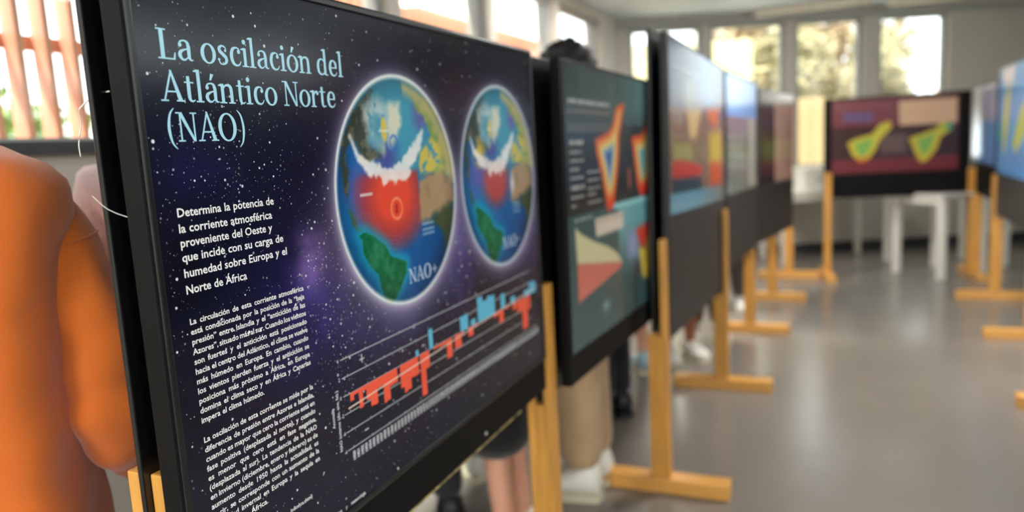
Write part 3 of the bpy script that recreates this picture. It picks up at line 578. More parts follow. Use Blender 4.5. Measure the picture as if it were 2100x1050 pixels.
# sans lettering from the built-in font, laid flat as mesh
_wc = {}
def word_mesh(wd, bold):
    if (wd, bold) in _wc: return _wc[(wd, bold)]
    cu = bpy.data.curves.new('t', 'FONT'); cu.body = wd; cu.size = 1; cu.resolution_u = 2; cu.offset = bold
    ob = bpy.data.objects.new('t', cu); me = bpy.data.meshes.new_from_object(ob)
    vs = [(v.co.x, v.co.y) for v in me.vertices]; fs = [tuple(p.vertices) for p in me.polygons]
    bpy.data.objects.remove(ob); bpy.data.curves.remove(cu); bpy.data.meshes.remove(me)
    wdt = max([p[0] for p in vs], default=0.2) + 0.05; _wc[(wd, bold)] = (vs, fs, wdt); return _wc[(wd, bold)]
def sans(b, text, u, base, size, y, width=None, xs=0.88, bold=0.012, rot=False, fit=False):
    ws = [word_mesh(t, bold) for t in text.split(' ')]; tot = sum(m[2] for m in ws) * size * xs; n = len(ws); gap = 0.26 * size * xs
    if width and fit:
        k = width / (tot + gap * (n - 1)); xs *= k; gap *= k
    elif width:
        if n > 1: gap = (width - tot) / (n - 1)
        if gap < 0.14 * size:
            k = width / (tot + 0.2 * size * (n - 1)); xs *= k; gap = 0.2 * size * k
    x = 0
    for vs, fs, wd in ws:
        if rot: b.add([(u - py * size, y, base + x + px * size * xs) for px, py in vs], fs)
        else: b.add([(u + x + px * size * xs, y, base + py * size) for px, py in vs], fs)
        x += wd * size * xs + gap
    return x

# ------------------------------------------------------------------ display boards
def board(label, start, end, z0, z1, pr, art, step, tilt=0.0, name='display_board', back=(0.0, 0.0), depth=0.03, gap=0.022, frame_m=None, rear=True, back_z=None, group=None, bt=0.013):
    s = Vector(start); e = Vector(end); W = (e - s).length; ang = math.atan2(e.y - s.y, e.x - s.x)
    t = thing(name, label, 'display board', (s.x, s.y, 0), ang, group); t.rotation_euler = (0, tilt, ang) if tilt else (0, 0, ang)
    fm = frame_m or M_BLACK
    box('front_panel', fm, (0, 0, z0), (W, depth, z1), t, bevel=0.004)
    if rear:
        bz = back_z or (z0 - 0.02, z1 + 0.004)
        box('backing_board', M_EDGE, (back[0], depth + gap, bz[0]), (W + back[1], depth + gap + bt, bz[1]), t, bevel=0.002)
        for k in (0.22, 0.78): box('spacer', M_EDGE, (W * k, depth - 0.001, z1 - 0.10), (W * k + 0.05, depth + gap + 0.001, z1 - 0.05), t)
    print_sheet('printed_sheet', t, pr[0], pr[1], pr[2], pr[3], -0.0008, art, step)
    return t, W
dP = lambda p, q: (p[0] + RD.x * q, p[1] + RD.y * q)
O1 = (-0.4049, 0.8364)
b1, W1 = board('glossy space-themed board about the Atlantic oscillation with two globes, nearest the camera', O1, dP(O1, 1.213), 0.668, 1.556, (B1U0, B1V0, B1U1, B1V1), art_nao, 0.0021, back=(-0.002, -0.005), gap=0.026, back_z=(0.632, 1.553), bt=0.008)
# frame lip round the print
f = MB()
f.box((0.0035, -0.004, 0.752), (0.0125, 0.0, 1.552)).box((1.203, -0.004, 0.752), (1.2115, 0.0, 1.552)).box((0.0125, -0.004, 1.542), (1.203, 0.0, 1.552)).box((0.0125, -0.004, 0.752), (1.203, 0.0, 0.762))
f.build('frame_lip', mat('black_frame_lip', (20, 22, 24), 0.25, var=0.1), b1, bevel=0.002)
box('worn_edge', mat('worn_yellowed_edge', (150, 132, 86), 0.7, var=0.9, scale=40), (0.3, -0.0012, 0.667), (1.03, 0.004, 0.6705), b1)
for k, uu in enumerate((0.145, 0.825)):
    sc = MB(); sc.ball((uu, -0.001, 0.69), (0.0045, 0.003, 0.0045)); q = sc.build('screw', M_STEEL, b1, smooth=True)
# stars
V = []; F = []; K = []
for i in range(5200):
    if rng.random() < 0.55: uu, vv = rng.uniform(0.016, 1.2), rng.uniform(0.766, 1.538)
    else:
        c = [(0.24, 1.09, .12), (0.30, 1.15, .06), (0.12, 1.30, .08), (0.33, 1.02, .06), (0.6, 0.9, .2), (0.78, 1.1, .08), (0.13, 1.22, .1)][rng.integers(7)]; uu, vv = rng.normal(c[0], c[2]), rng.normal(c[1], c[2] * .8)
    if not (0.016 < uu < 1.2 and 0.766 < vv < 1.538): continue
    if 0.038 < uu < 0.262 and (0.85 < vv < 1.145 or 1.155 < vv < 1.275) and rng.random() < 0.65: continue
    if math.hypot(uu - .5515, vv - 1.25) < .215 or math.hypot(uu - .9885, vv - 1.25) < .218: continue
    r = 0.00045 + 0.0015 * rng.random() ** 4.2; g = 70 + 180 * rng.random() ** 1.6; r *= 1.25 if g > 190 else 1
    k = len(V); V += [(uu + r * math.cos(a * math.pi / 3), -0.00092, vv + r * math.sin(a * math.pi / 3)) for a in range(6)]; F.append(tuple(range(k, k + 6))); K += [(*lin((g * .95, g * .96, g)), 1)] * 6
st = MB().add(V, F).build('printed_stars', M_PRINT, b1); st['kind'] = 'stuff'
ca = st.data.color_attributes.new('ink', 'FLOAT_COLOR', 'POINT'); ca.data.foreach_set('color', np.array(K, np.float32).ravel())
# heading
tb = MB(); serif(tb, 'La oscilación del', 0.0425, 0.3975, 1.4390, -0.00105); serif(tb, 'Atlántico Norte', 0.0405, 0.373, 1.3915, -0.00105); serif(tb, '(NAO)', 0.0425, 0.171, 1.3452, -0.00105)
tag(tb.build('heading_lettering', M_TITLE, b1), 'pale blue serif heading')
lb = MB()
for i, tx in enumerate(['Determina la potencia de', 'la corriente atmosférica', 'proveniente del Oeste y', 'que incide con su carga de', 'humedad sobre Europa y el', 'Norte de África']):
    sans(lb, tx, 0.0425, [1.2580, 1.2394, 1.2223, 1.2050, 1.1862, 1.1662][i], 0.0148, -0.00105, width=[0.168, 0.162, 0.160, 0.180, 0.185, 0.103][i], bold=0.016, fit=True)
lb.build('lead_lettering', M_WHITE_INK, b1)
body = ['La circulación de esta corriente atmosférica', 'está condicionada por la posición de la “baja', 'presión” entre Islandia y el “anticiclón de las', 'Azores”, situado más al sur. Cuando los vientos', 'son fuertes y el anticiclón está posicionado', 'hacia el centro del Atlántico, el clima se vuelve', 'más húmedo en Europa. En cambio, cuando', 'los vientos pierden fuerza y el anticiclón se', 'posiciona más próximo a África, en Europa', 'domina el clima seco y en África y Canarias', 'impera el clima húmedo.', None,
 'La oscilación de esta corriente se mide por la', 'diferencia de presión entre Azores e Islandia,', 'cuando es mayor que cero la corriente está en', 'fase positiva (desplazada al norte), y cuando', 'es menor que cero está en fase negativa,', '(desplazada al sur). La tendencia de la NAO', 'en invierno (diciembre, enero y febrero) es de', 'aumento desde 1950 hasta la actualidad, es', 'decir, se corresponde con un aumento de la', 'sequedad invernal en Europa y la sequía en', 'el Norte de África.']
bb = MB()
for i, tx in enumerate(body):
    if not tx: continue
    vv = 1.1292 - i * 0.01228 if i < 12 else 0.9815 - (i - 12) * 0.01236
    sans(bb, tx, 0.0425, vv, 0.0104, -0.00105, width={10: 0.1115, 22: 0.0975}.get(i, 0.2125), bold=0.018, xs=1.1, fit=i in (10, 22))
sans(bb, '(ver más en: indicehoa.shtml)', 0.10, 0.8225, 0.0085, -0.00105, width=0.13); sans(bb, 'Atlas del clima y meteorología', 0.235, 0.7665, 0.0085, -0.00105, width=0.126)
bb.build('body_lettering', M_WHITE_INK, b1)
# chart: axis lines, bars, years
ax = MB(); Yp = -0.00105
for k in range(6):
    zz = 1.0035 - 0.0296 * k; h = 0.0009 if k else 0.001
    ax.box((0.325, Yp, zz - h / 2 - .0001), (1.125 if k != 5 else 1.165, Yp + 0.0004, zz + h / 2)); sans(ax, ['4', '2', '0', '-2', '-4', '-6'][k], 0.316, zz - 0.003, 0.0085, -0.00105, bold=0.02)
    for j in range(16): ax.box((0.34 + j * 0.0535, Yp, zz), (0.3408 + j * 0.0535, Yp + 0.0004, zz + 0.003))
ax.box((0.376, Yp, 0.9888), (0.389, Yp + .0004, 0.9905)).box((0.3815, Yp, 0.9835), (0.3832, Yp + .0004, 0.9962)).box((0.374, Yp, 0.8697), (0.385, Yp + .0004, 0.8717))
sans(ax, 'Anomalía', 0.2985, 0.9035, 0.0095, -0.00105, rot=True, bold=0.02); sans(ax, 'NAO invierno (dic. ene. feb.)', 0.3115, 0.8605, 0.0095, -0.00105, rot=True, bold=0.02)
for j in range(74):
    m_ = MB(); sans(ax, str(1950 + j), 0.3435 + j * 0.01133, 0.8335, 0.0092, -0.00105, rot=True, bold=0.05)
ax.build('chart_axis_lettering', mat('pale_grey_ink', (206, 208, 214), 0.3, var=0.01), b1)
tl = MB(); tl.add([(0.335, -0.0013, 0.9205), (1.165, -0.0013, 0.9530), (1.165, -0.0013, 0.9552), (0.335, -0.0013, 0.9228)], [(0, 1, 2, 3)]); tl.build('trend_line', mat('cream_ink', (232, 206, 190), 0.3, var=0.01), b1)
ZB = 0.9443
bars = [(0.342, 0.352, 0.931, 'r'), (0.352, 0.3655, 0.9385, 'r'), (0.3655, 0.3765, 0.911, 'r'), (0.3765, 0.387, 0.9365, 'r'), (0.387, 0.398, 0.917, 'r'), (0.398, 0.4075, 0.9035, 'r'), (0.4075, 0.419, 0.9025, 'r'), (0.419, 0.4265, 0.9275, 'r'), (0.4265, 0.438, 0.928, 'r'), (0.438, 0.4465, 0.895, 'r'), (0.4465, 0.458, 0.8965, 'r'), (0.458, 0.4705, 0.918, 'r'), (0.4705, 0.484, 0.919, 'r'), (0.4935, 0.5045, 0.903, 'r'), (0.5045, 0.515, 0.891, 'r'), (0.515, 0.529, 0.893, 'r'), (0.529, 0.5405, 0.911, 'r'), (0.5405, 0.558, 0.9105, 'r'), (0.551, 0.561, 0.956, 'b'), (0.5655, 0.584, 0.864, 'r'), (0.584, 0.6, 0.912, 'r'), (0.602, 0.617, 0.983, 'b'), (0.617, 0.64, 0.940, 'r'),
 (0.641, 0.67, 0.938, 'r'), (0.671, 0.694, 0.906, 'r'), (0.707, 0.736, 0.916, 'r'), (0.74, 0.748, 0.935, 'r'), (0.77, 0.793, 0.925, 'r'), (0.796, 0.816, 0.94, 'r'), (0.735, 0.771, 0.976, 'b'), (0.784, 0.807, 0.958, 'b'), (0.82, 0.846, 0.998, 'b'), (0.846, 0.871, 0.985, 'b'), (0.871, 0.889, 0.991, 'b'), (0.889, 0.91, 0.988, 'b'), (0.9, 0.929, 0.936, 'r'), (0.931, 0.956, 0.915, 'r'), (0.944, 0.968, 0.98, 'b'), (0.969, 0.99, 0.94, 'r'), (1.002, 1.028, 0.962, 'b'), (1.012, 1.038, 0.928, 'r'), (1.041, 1.07, 0.915, 'r'), (1.07, 1.105, 0.866, 'r'), (1.108, 1.126, 0.909, 'r'), (1.087, 1.122, 0.960, 'b'), (1.122, 1.156, 0.974, 'b'), (1.146, 1.168, 0.97, 'b')]
for a, d, tip, cc in bars:
    MB().add([(a, -0.0012, ZB), (d, -0.0012, ZB), (d, -0.0012, tip), (a, -0.0012, tip)], [(0, 1, 2, 3)]).build('red_bar' if cc == 'r' else 'blue_bar', mat('red_ink', (238, 88, 62), 0.35, var=0.02) if cc == 'r' else mat('blue_ink', (92, 182, 216), 0.35, var=0.02), b1)
gb = MB(); serif(gb, 'NAO+', 0.548, 0.655, 1.082, -0.00115, unit=0.00078); gb.build('globe_lettering', mat('soft_blue_ink', (190, 212, 230), 0.3, var=0.01), b1); gb = MB(); serif(gb, 'NAO-', 0.975, 1.08, 1.082, -0.00115, unit=0.00078)
gb.build('globe_lettering', mat('soft_blue_ink', (190, 212, 230), 0.3, var=0.01), b1)

board('dark teal board with two orange island maps, second in the left row', (0.143, 2.02), (0.600, 2.975), 0.64, 1.545, (0.02, 0.728, 1.04, 1.533), art_b2, 0.006, tilt=0.014, gap=0.027, depth=0.03, back=(-0.085, 0.0))
board('tall black board with blue-grey top and red mound print, third in the left row', (0.582, 2.762), (1.102, 3.86), 0.56, 1.70, (0.012, 1.03, 1.205, 1.688), art_b3, 0.008, tilt=0.036, gap=0.022, back=(-0.055, 0.0), back_z=(0.56, 1.712), frame_m=M_CHAR)
board('board with sky-blue top over grey text, fourth in the left row', (1.137, 3.92), (1.60, 4.85), 0.60, 1.645, (0.012, 0.995, 1.03, 1.63), art_b4, 0.01, tilt=0.012, frame_m=M_CHAR)
board('board half dark and half pinkish beige, last in the left row', (1.655, 4.97), (2.235, 5.90), 0.58, 1.61, (0.012, 0.965, 1.085, 1.598), art_b5, 0.01, tilt=0.012, frame_m=M_CHAR)
board('maroon board with two yellow-green island maps facing the camera at the far end', (2.782, 6.62), (3.90, 6.34), 0.70, 1.565, (0.065, 0.915, 1.06, 1.545), art_b6, 0.008, tilt=-0.004, rear=False, name='display_board', depth=0.024)
# right-hand row, faces the aisle
S9 = Vector((3.60, 5.46)); S10 = Vector((3.10, 4.36)); S11 = Vector((2.55, 3.24)); S12 = Vector((2.05, 2.12)); S13 = Vector((1.62, 1.16))
def rrow(a, c, off=0.05, t=0.03):
    a = Vector(a); c = Vector(c); d = (c - a).normalized(); n = Vector((-d.y, d.x)); return tuple(a + d * t - n * off), tuple(c - d * t - n * off)
s_, e_ = rrow(S9, S10); board('blue sea-map board with yellow island, at the right edge', s_, e_, 0.64, 1.68, (0.012, 0.94, 1.12, 1.665), art_b7, 0.01, rear=False, frame_m=M_CHAR)
s_, e_ = rrow((4.06, 6.50), S9); board('pale lilac board seen edge-on, right of the maroon board', s_, e_, 0.72, 1.60, (0.012, 0.98, 1.05, 1.585), art_b8, 0.01, rear=False, frame_m=M_BLACK)
s_, e_ = rrow(S10, S11); board('dark green text board in the right row, nearer than the blue one', s_, e_, 0.64, 1.68, (0.012, 0.80, 1.15, 1.665), art_dark(101, (26, 40, 40), (90, 120, 80)), 0.02, rear=False, frame_m=M_BLACK)
s_, e_ = rrow(S11, S12); board('dark blue text board in the right row, second nearest the camera', s_, e_, 0.64, 1.68, (0.012, 0.80, 1.15, 1.665), art_dark(102, (18, 22, 44), (90, 60, 80)), 0.02, rear=False, frame_m=M_BLACK)
s_, e_ = rrow(S12, S13); board('dark brown text board in the right row, nearest the camera', s_, e_, 0.64, 1.68, (0.012, 0.80, 0.98, 1.665), art_dark(103, (34, 24, 22), (120, 80, 50)), 0.02, rear=False, frame_m=M_BLACK)

# ------------------------------------------------------------------ pine stands: T foot, two battens with a shorter one between
def stand(x, y, ang, label, zt=0.945, zm=0.615, wd=0.055, tb_=0.022, md=0.026, foot_l=0.50, rear_top=None, foot_w=0.075, fh=0.058):
    t = thing('wooden_stand', label, 'stand', (x, y, 0), ang, 'pine stands holding the boards')
    T = tb_ + md / 2
    box('foot', M_PINEH, (-foot_w / 2, -foot_l / 2, 0), (foot_w / 2, foot_l / 2, fh), t, bevel=0.004)
    box('front_batten', M_PINE, (-wd / 2, -T, fh), (wd / 2, -md / 2, zt), t, bevel=0.003)
    box('rear_batten', M_PINE, (-wd / 2, md / 2, fh), (wd / 2, T, rear_top or zt), t, bevel=0.003)
    box('middle_batten', M_PINE, (-wd / 2 + 0.001, -md / 2, fh), (wd / 2 - 0.001, md / 2, zm), t, bevel=0.002)
    return t
c0 = Vector(O1) + RD * 0.035 + AW * 0.060
stand(c0.x, c0.y, RANG, 'pine stand at the bottom left, under the near end of the space-themed board', zt=0.95, zm=0.632, tb_=0.030, md=0.009)
stand(0.0625, 2.005, RANG, 'pine stand between the space-themed board and the teal island board', zt=0.945, zm=0.61)
stand(0.523, 2.69, RANG, 'pine stand between the teal island board and the tall third board', zt=0.955, zm=0.60, rear_top=0.60)
stand(1.068, 3.80, RANG, 'pine stand at the far end of the tall third board', zt=0.94, zm=0.505, rear_top=0.505)
stand(1.565, 4.89, RANG, 'pine stand at the far end of the sky-blue topped board', zt=0.92, zm=0.58, rear_top=0.58)
stand(2.045, 5.83, RANG, 'pine stand under the last board of the left row', zt=0.92, zm=0.555, rear_top=0.555)
stand(2.50, 6.70, RANG, 'pine stand standing alone left of the maroon board', zt=0.72, zm=0.60, foot_l=0.52)
a6 = math.atan2(-0.28, 1.118)
stand(2.80, 6.585, a6, 'slim pine stand at the left edge of the maroon board', zt=0.93, zm=0.68, wd=0.05)
stand(3.925, 6.31, a6, 'pine stand at the right edge of the maroon board', zt=0.93, zm=0.68, wd=0.10)
stand(3.56, 5.45, RANG + math.pi, 'pine stand at the far end of the blue sea-map board', zt=0.92, zm=0.60, wd=0.08)
stand(3.09, 4.37, RANG + math.pi, 'pine stand at the near end of the blue sea-map board', zt=0.92, zm=0.60)
stand(2.52, 3.22, RANG + math.pi, 'pine stand whose foot shows at the right edge, nearest in the right row', zt=0.92, zm=0.60)
stand(2.05, 2.12, RANG + math.pi, 'pine stand in the right row between the dark blue and dark brown boards', zt=0.92, zm=0.60)
stand(1.62, 1.16, RANG + math.pi, 'pine stand at the near end of the dark brown board', zt=0.92, zm=0.60)

# ------------------------------------------------------------------ tables
def table(x, y, ang, L, W, label, h=0.72, leg=0.05):
    t = thing('white_table', label, 'table', (x, y, 0), ang, 'white tables by the far wall')
    box('tabletop', M_WHITE, (0, 0, h - 0.025), (L, W, h), t, bevel=0.004)
    q = 0.02
    for a, c in ((q, q), (L - q - leg, q), (q, W - q - leg), (L - q - leg, W - q - leg)): box('leg', M_WHITE, (a, c, 0), (a + leg, c + leg, h - 0.025), t, bevel=0.003)
    box('apron', M_WHITE, (q + leg, q + .01, h - 0.085), (L - q - leg, q + .03, h - 0.025), t); box('apron', M_WHITE, (q + leg, W - q - .03, h - 0.085), (L - q - leg, W - q - .01, h - 0.025), t)
    return t
table(3.40, 6.70, math.atan2(-0.50, 0.17), 0.56, 0.55, 'small white table just behind the right half of the maroon board', leg=0.055)
table(2.62, 7.22, 0.0, 1.10, 0.72, 'long white table under the far windows, left of the small white one')
table(4.40, 6.62, 0.15, 0.9, 0.6, 'white table by the far wall behind the blue sea-map board')
t = thing('storage_box', 'white lidded box standing on the long white table by the window', 'box', (2.93, 7.42, 0.72), 0.0)
box('body', M_WHITE, (0, 0, 0), (0.33, 0.30, 0.19), t, bevel=0.008); box('lid', M_WHITE, (-0.012, -0.012, 0.185), (0.342, 0.312, 0.222), t, bevel=0.006); box('handle', M_FRAME, (0.12, -0.016, 0.10), (0.21, -0.0, 0.12), t, bevel=0.003)

# ------------------------------------------------------------------ people
def fabric(name, rgb, bump=0.25, sc=8): return mat(name, rgb, 0.85, var=0.10, scale=sc, bump=bump, bscale=90, sheen=0.3, spec=0.25)
SKIN = mat('skin', (214, 158, 132), 0.5, var=0.06, scale=14, spec=0.4); SKIN2 = mat('tanned_skin', (168, 104, 78), 0.5, var=0.06, scale=14, spec=0.4)
HAIRK = mat('black_hair', (16, 13, 12), 0.55, var=0.4, scale=40, bump=0.6, bscale=50); HAIRB = mat('brown_hair', (70, 44, 26), 0.5, var=0.3, scale=30, bump=0.4, bscale=60)
SHOEW = mat('white_trainer', (222, 218, 208), 0.5, var=0.05); SHOEK = mat('black_shoe', (24, 24, 27), 0.45, var=0.1); SOLE = mat('rubber_sole', (205, 196, 172), 0.7, var=0.05)
DARKEYE = mat('dark_eye', (26, 18, 14), 0.15, var=0.02); LIP = mat('lip', (176, 96, 90), 0.45, var=0.03)

def skin_mesh(verts, edges, radii, root=0, sub=2):
    me = bpy.data.meshes.new('s'); me.from_pydata([tuple(v) for v in verts], edges, []); ob = bpy.data.objects.new('s', me); C.objects.link(ob)
    m = ob.modifiers.new('k', 'SKIN'); sv = me.skin_vertices[0].data
    for i, r in enumerate(radii): sv[i].radius = (r, r) if isinstance(r, (int, float)) else r
    sv[root].use_root = True; m.use_smooth_shade = True
    s = ob.modifiers.new('u', 'SUBSURF'); s.levels = sub; s.render_levels = sub
    dg = bpy.context.evaluated_depsgraph_get(); dg.update(); ev = ob.evaluated_get(dg); m2 = bpy.data.meshes.new_from_object(ev)
    vs = [tuple(v.co) for v in m2.vertices]; fs = [tuple(p.vertices) for p in m2.polygons]
    bpy.data.objects.remove(ob); bpy.data.meshes.remove(me); bpy.data.meshes.remove(m2); return vs, fs
def person(label, x, y, yaw, h, top, bottom, kind, shoes, hair, skin=SKIN, sleeves='long', style='short', stance=0.09, stride=0.0, arm=0.0, socks=None, hem=None, top_custom=None, name='person', pose=None, wide=0.0):
    """faces local +y; h = standing height"""
    t = thing(name, label, 'person', (x, y, 0), yaw)
    J = {'hip': (0, 0, .53), 'waist': (0, 0.0, .61), 'chest': (0, -.008, .72), 'base': (0, -.006, .80), 'neck': (0, 0, .845), 'head': (0, .012, .895), 'top': (0, .008, .955)}
    for s, n in ((-1, 'L'), (1, 'R')):
        st_ = stride * s
        J.update({'sh' + n: (.105 * s, -.005, .805), 'el' + n: ((.135 + arm * .03) * s, -.012 + arm * .02, .64), 'wr' + n: ((.128 + arm * .02) * s, .03 + arm * .09, .505 + arm * .05),
                  'th' + n: (.05 * s, 0, .50), 'kn' + n: ((stance / h * .8) * s, st_ * .5 + .008, .28), 'an' + n: (stance / h * s, st_ - .01, .045), 'to' + n: (stance / h * s * 1.15, st_ + .07, .018)})
    if pose: J.update(pose)
    J = {k: Vector(v) * h for k, v in J.items()}
    order = ['hip', 'waist', 'chest', 'base', 'neck', 'head', 'top', 'shL', 'elL', 'wrL', 'shR', 'elR', 'wrR', 'thL', 'knL', 'anL', 'toL', 'thR', 'knR', 'anR', 'toR']
    RR = {'hip': (.075, .058), 'waist': (.066, .05), 'chest': (.082, .055), 'base': (.055, .045), 'neck': .032, 'head': (.048, .058), 'top': (.036, .044), 'sh': .034, 'el': .024, 'wr': .015, 'th': .05, 'kn': .033, 'an': .021, 'to': .018}
    E = [('hip', 'waist'), ('waist', 'chest'), ('chest', 'base'), ('base', 'neck'), ('neck', 'head'), ('head', 'top')]
    for n in 'LR': E += [('base', 'sh' + n), ('sh' + n, 'el' + n), ('el' + n, 'wr' + n), ('hip', 'th' + n), ('th' + n, 'kn' + n), ('kn' + n, 'an' + n), ('an' + n, 'to' + n)]
    idx = {k: i for i, k in enumerate(order)}
    def rad(k, f=1.0, a=0.0):
        r = RR.get(k, RR.get(k[:2]))
        if top_custom:
            q_ = {'sh': .7, 'el': .8, 'hi': .86, 'th': .88, 'ch': .85, 'ba': .8}.get(k[:2], 1.0); f *= q_; a *= q_
        return tuple((q * f + a) * h for q in r) if isinstance(r, tuple) else (r * f + a) * h
    vs, fs = skin_mesh([J[k] for k in order], [(idx[a], idx[b]) for a, b in E], [rad(k) for k in order])
    b = MB().add(vs, fs)
    for n, s in (('L', -1), ('R', 1)):                 # hands: palm and five fingers
        w0 = J['wr' + n]; d = (J['wr' + n] - J['el' + n]).normalized(); side = Vector((0, 1, 0)); side = (side - d * side.dot(d)).normalized(); p = w0 + d * .03 * h
        b.tube([w0 - d * .01 * h, w0 + d * .015 * h, w0 + d * .045 * h, w0 + d * .055 * h], [.014 * h, .018 * h, .021 * h, .014 * h], n=8)
        for k, (o, l) in enumerate(((-.016, .034), (-.005, .042), (.006, .044), (.016, .040))):
            q = w0 + d * .05 * h + side * o * h; inw = Vector((-s, 0, 0)) * .3
            b.tube([q - d * .012 * h, q + d * l * .45 * h, q + (d + inw * .5) * l * .8 * h, q + (d + inw) * l * h], [.0058 * h, .0055 * h, .005 * h, .0035 * h], n=6)
        q = w0 + d * .02 * h + side * .014 * h; b.tube([q, q + (d * .5 + side * .8) * .022 * h, q + (d * .9 + side * .8) * .036 * h], [.007 * h, .0062 * h, .0045 * h], n=6)
    hd = J['head']; hr = h
    b.ball(hd + Vector((0, .064, -.012)) * hr, (.009 * hr, .013 * hr, .014 * hr)); b.ball(hd + Vector((0, .045, -.045)) * hr, (.022 * hr, .018 * hr, .014 * hr))
    for s in (-1, 1): b.ball(hd + Vector((.053 * s, .0, -.006)) * hr, (.006 * hr, .012 * hr, .018 * hr))
    b.build('body', skin, t, smooth=True)
    for s in (-1, 1):
        e = MB(); e.ball(hd + Vector((.021 * s, .055, .006)) * hr, (.009 * hr, .006 * hr, .006 * hr)); e.build('eye', SHOEW, t, smooth=True)
        e = MB(); e.ball(hd + Vector((.021 * s, .0595, .006)) * hr, .0038 * hr); e.build('iris', DARKEYE, t, smooth=True)
        e = MB(); e.tube([hd + Vector((.011 * s, .0605, .019)) * hr, hd + Vector((.022 * s, .061, .023)) * hr, hd + Vector((.034 * s, .054, .018)) * hr], .0022 * hr, n=6); e.build('eyebrow', hair, t, smooth=True)
    e = MB(); e.tube([hd + Vector((-.016, .056, -.034)) * hr, hd + Vector((0, .063, -.036)) * hr, hd + Vector((.016, .056, -.034)) * hr], [.002 * hr, .0042 * hr, .002 * hr], n=6); e.build('mouth', LIP, t, smooth=True)
    # hair
    hc = hd + Vector((0, -.008, .022)) * hr
    def hf(d):
        q = 1 + (0.16 * noise.noise(d * 4.2) + 0.13 * noise.noise(d * 11) if style == 'curly' else 0.04 * noise.noise(d * 5))
        if d.y > 0.35 and d.z < 0.35: q *= 0.72
        return q
    R_ = (.055, .061, .060) if style == 'curly' else (.058, .066, .06)
    e = MB(); e.ball(hc, tuple(q * hr for q in R_), seg=40, ring=26, fn=hf)
    if style == 'long':
        rings = []
        for k in range(7):
            z = -.01 - .032 * k; wd_ = .05 + .006 * k; rings.append([hd + Vector((math.cos(a) * wd_, -.028 + math.sin(a) * .03 - .002 * k, z)) * hr for a in [2 * math.pi * j / 14 for j in range(14)]])
        e.loft(rings)
    e.build('hair', hair, t, smooth=True)
    # top
    if top_custom: top_custom(t, J, h)
    else:
        ks = ['hip', 'waist', 'chest', 'base', 'shL', 'elL', 'wrL', 'shR', 'elR', 'wrR']; P = {k: J[k].copy() for k in ks}
        if sleeves == 'short':
            for n in 'LR': P['el' + n] = J['sh' + n].lerp(J['el' + n], .55); P.pop('wr' + n)
        else:
            for n in 'LR': P['wr' + n] = J['el' + n].lerp(J['wr' + n], .93)
        P['hip'] = P['hip'] + Vector((0, 0, .0)) * h; ks = list(P); ix = {k: i for i, k in enumerate(ks)}
        Ed = [(a, c) for a, c in E if a in ix and c in ix]; rr = [rad(k, 1.12, .012 if k[:2] not in ('el', 'wr') else .011) for k in ks]
        vs, fs = skin_mesh([P[k] for k in ks], [(ix[a], ix[c]) for a, c in Ed], rr); g = MB().add(vs, fs); g.tube([J['base'] + Vector((0, 0, .012)) * h, J['neck'] + Vector((0, 0, -.012)) * h], [.05 * h, .043 * h], n=16)
        g.build('top', top, t, smooth=True)
    # legs wear
    hemz = {'trousers': .06, 'shorts': .31, 'skirt': .33}[kind] if hem is None else hem / h
    if kind in ('trousers', 'shorts'):
        ks = ['hip', 'thL', 'knL', 'thR', 'knR']; P = {k: J[k].copy() for k in ks}; P['hip'].z += .02 * h
        if kind == 'trousers':
            for n in 'LR': P['an' + n] = J['kn' + n].lerp(J['an' + n], 0.93)
        else:
            for n in 'LR': f_ = max(0.1, (J['th' + n].z / h - hemz) / (J['th' + n].z / h - J['kn' + n].z / h)); P['kn' + n] = J['th' + n].lerp(J['kn' + n], f_)
        ks = list(P); ix = {k: i for i, k in enumerate(ks)}; Ed = [(a, c) for a, c in E if a in ix and c in ix]
        vs, fs = skin_mesh([P[k] for k in ks], [(ix[a], ix[c]) for a, c in Ed], [rad(k, 1.06, .018 + wide if k[:2] in ('an', 'kn') else .010) for k in ks])
        MB().add(vs, fs).build(kind, bottom, t, smooth=True)
    # shoes
    for n, s in (('L', -1), ('R', 1)):
        a = J['an' + n]; tz = (J['to' + n] - a); tz.z = 0; d = tz.normalized(); u = Vector((d.y, -d.x, 0)); g = MB(); rings = []; so = []
        for f_, wd_, ht in ((-.038, .018, .045), (-.03, .026, .07), (-.005, .029, .075), (.02, .030, .056), (.05, .033, .040), (.08, .032, .032), (.10, .024, .026), (.108, .012, .02)):
            c = Vector((a.x, a.y, 0)) + d * f_ * h; q = []
            for j in range(14):
                an = 2 * math.pi * j / 14; zz = math.sin(an); q.append(c + u * math.cos(an) * wd_ * h + Vector((0, 0, (.012 + (zz * .5 + .5) * ht) * h)))
            rings.append(q); so.append([c + u * math.cos(2 * math.pi * j / 14) * (wd_ + .003) * h * (1 if abs(math.cos(2 * math.pi * j / 14)) > .2 else 1) + Vector((0, 0, (.016 if math.sin(2 * math.pi * j / 14) > 0 else 0.0) * h)) for j in range(14)])
        g.loft(rings); shoe = g.build('shoe', shoes, t, smooth=True); MB().loft(so).build('sole', SOLE if shoes != SHOEK else SHOEK, shoe)
        if socks: MB().tube([a + Vector((0, 0, -.01)) * h, a.lerp(J['kn' + n], .25)], [.027 * h, .029 * h], n=12).build('sock', socks, t, smooth=True)
    return t

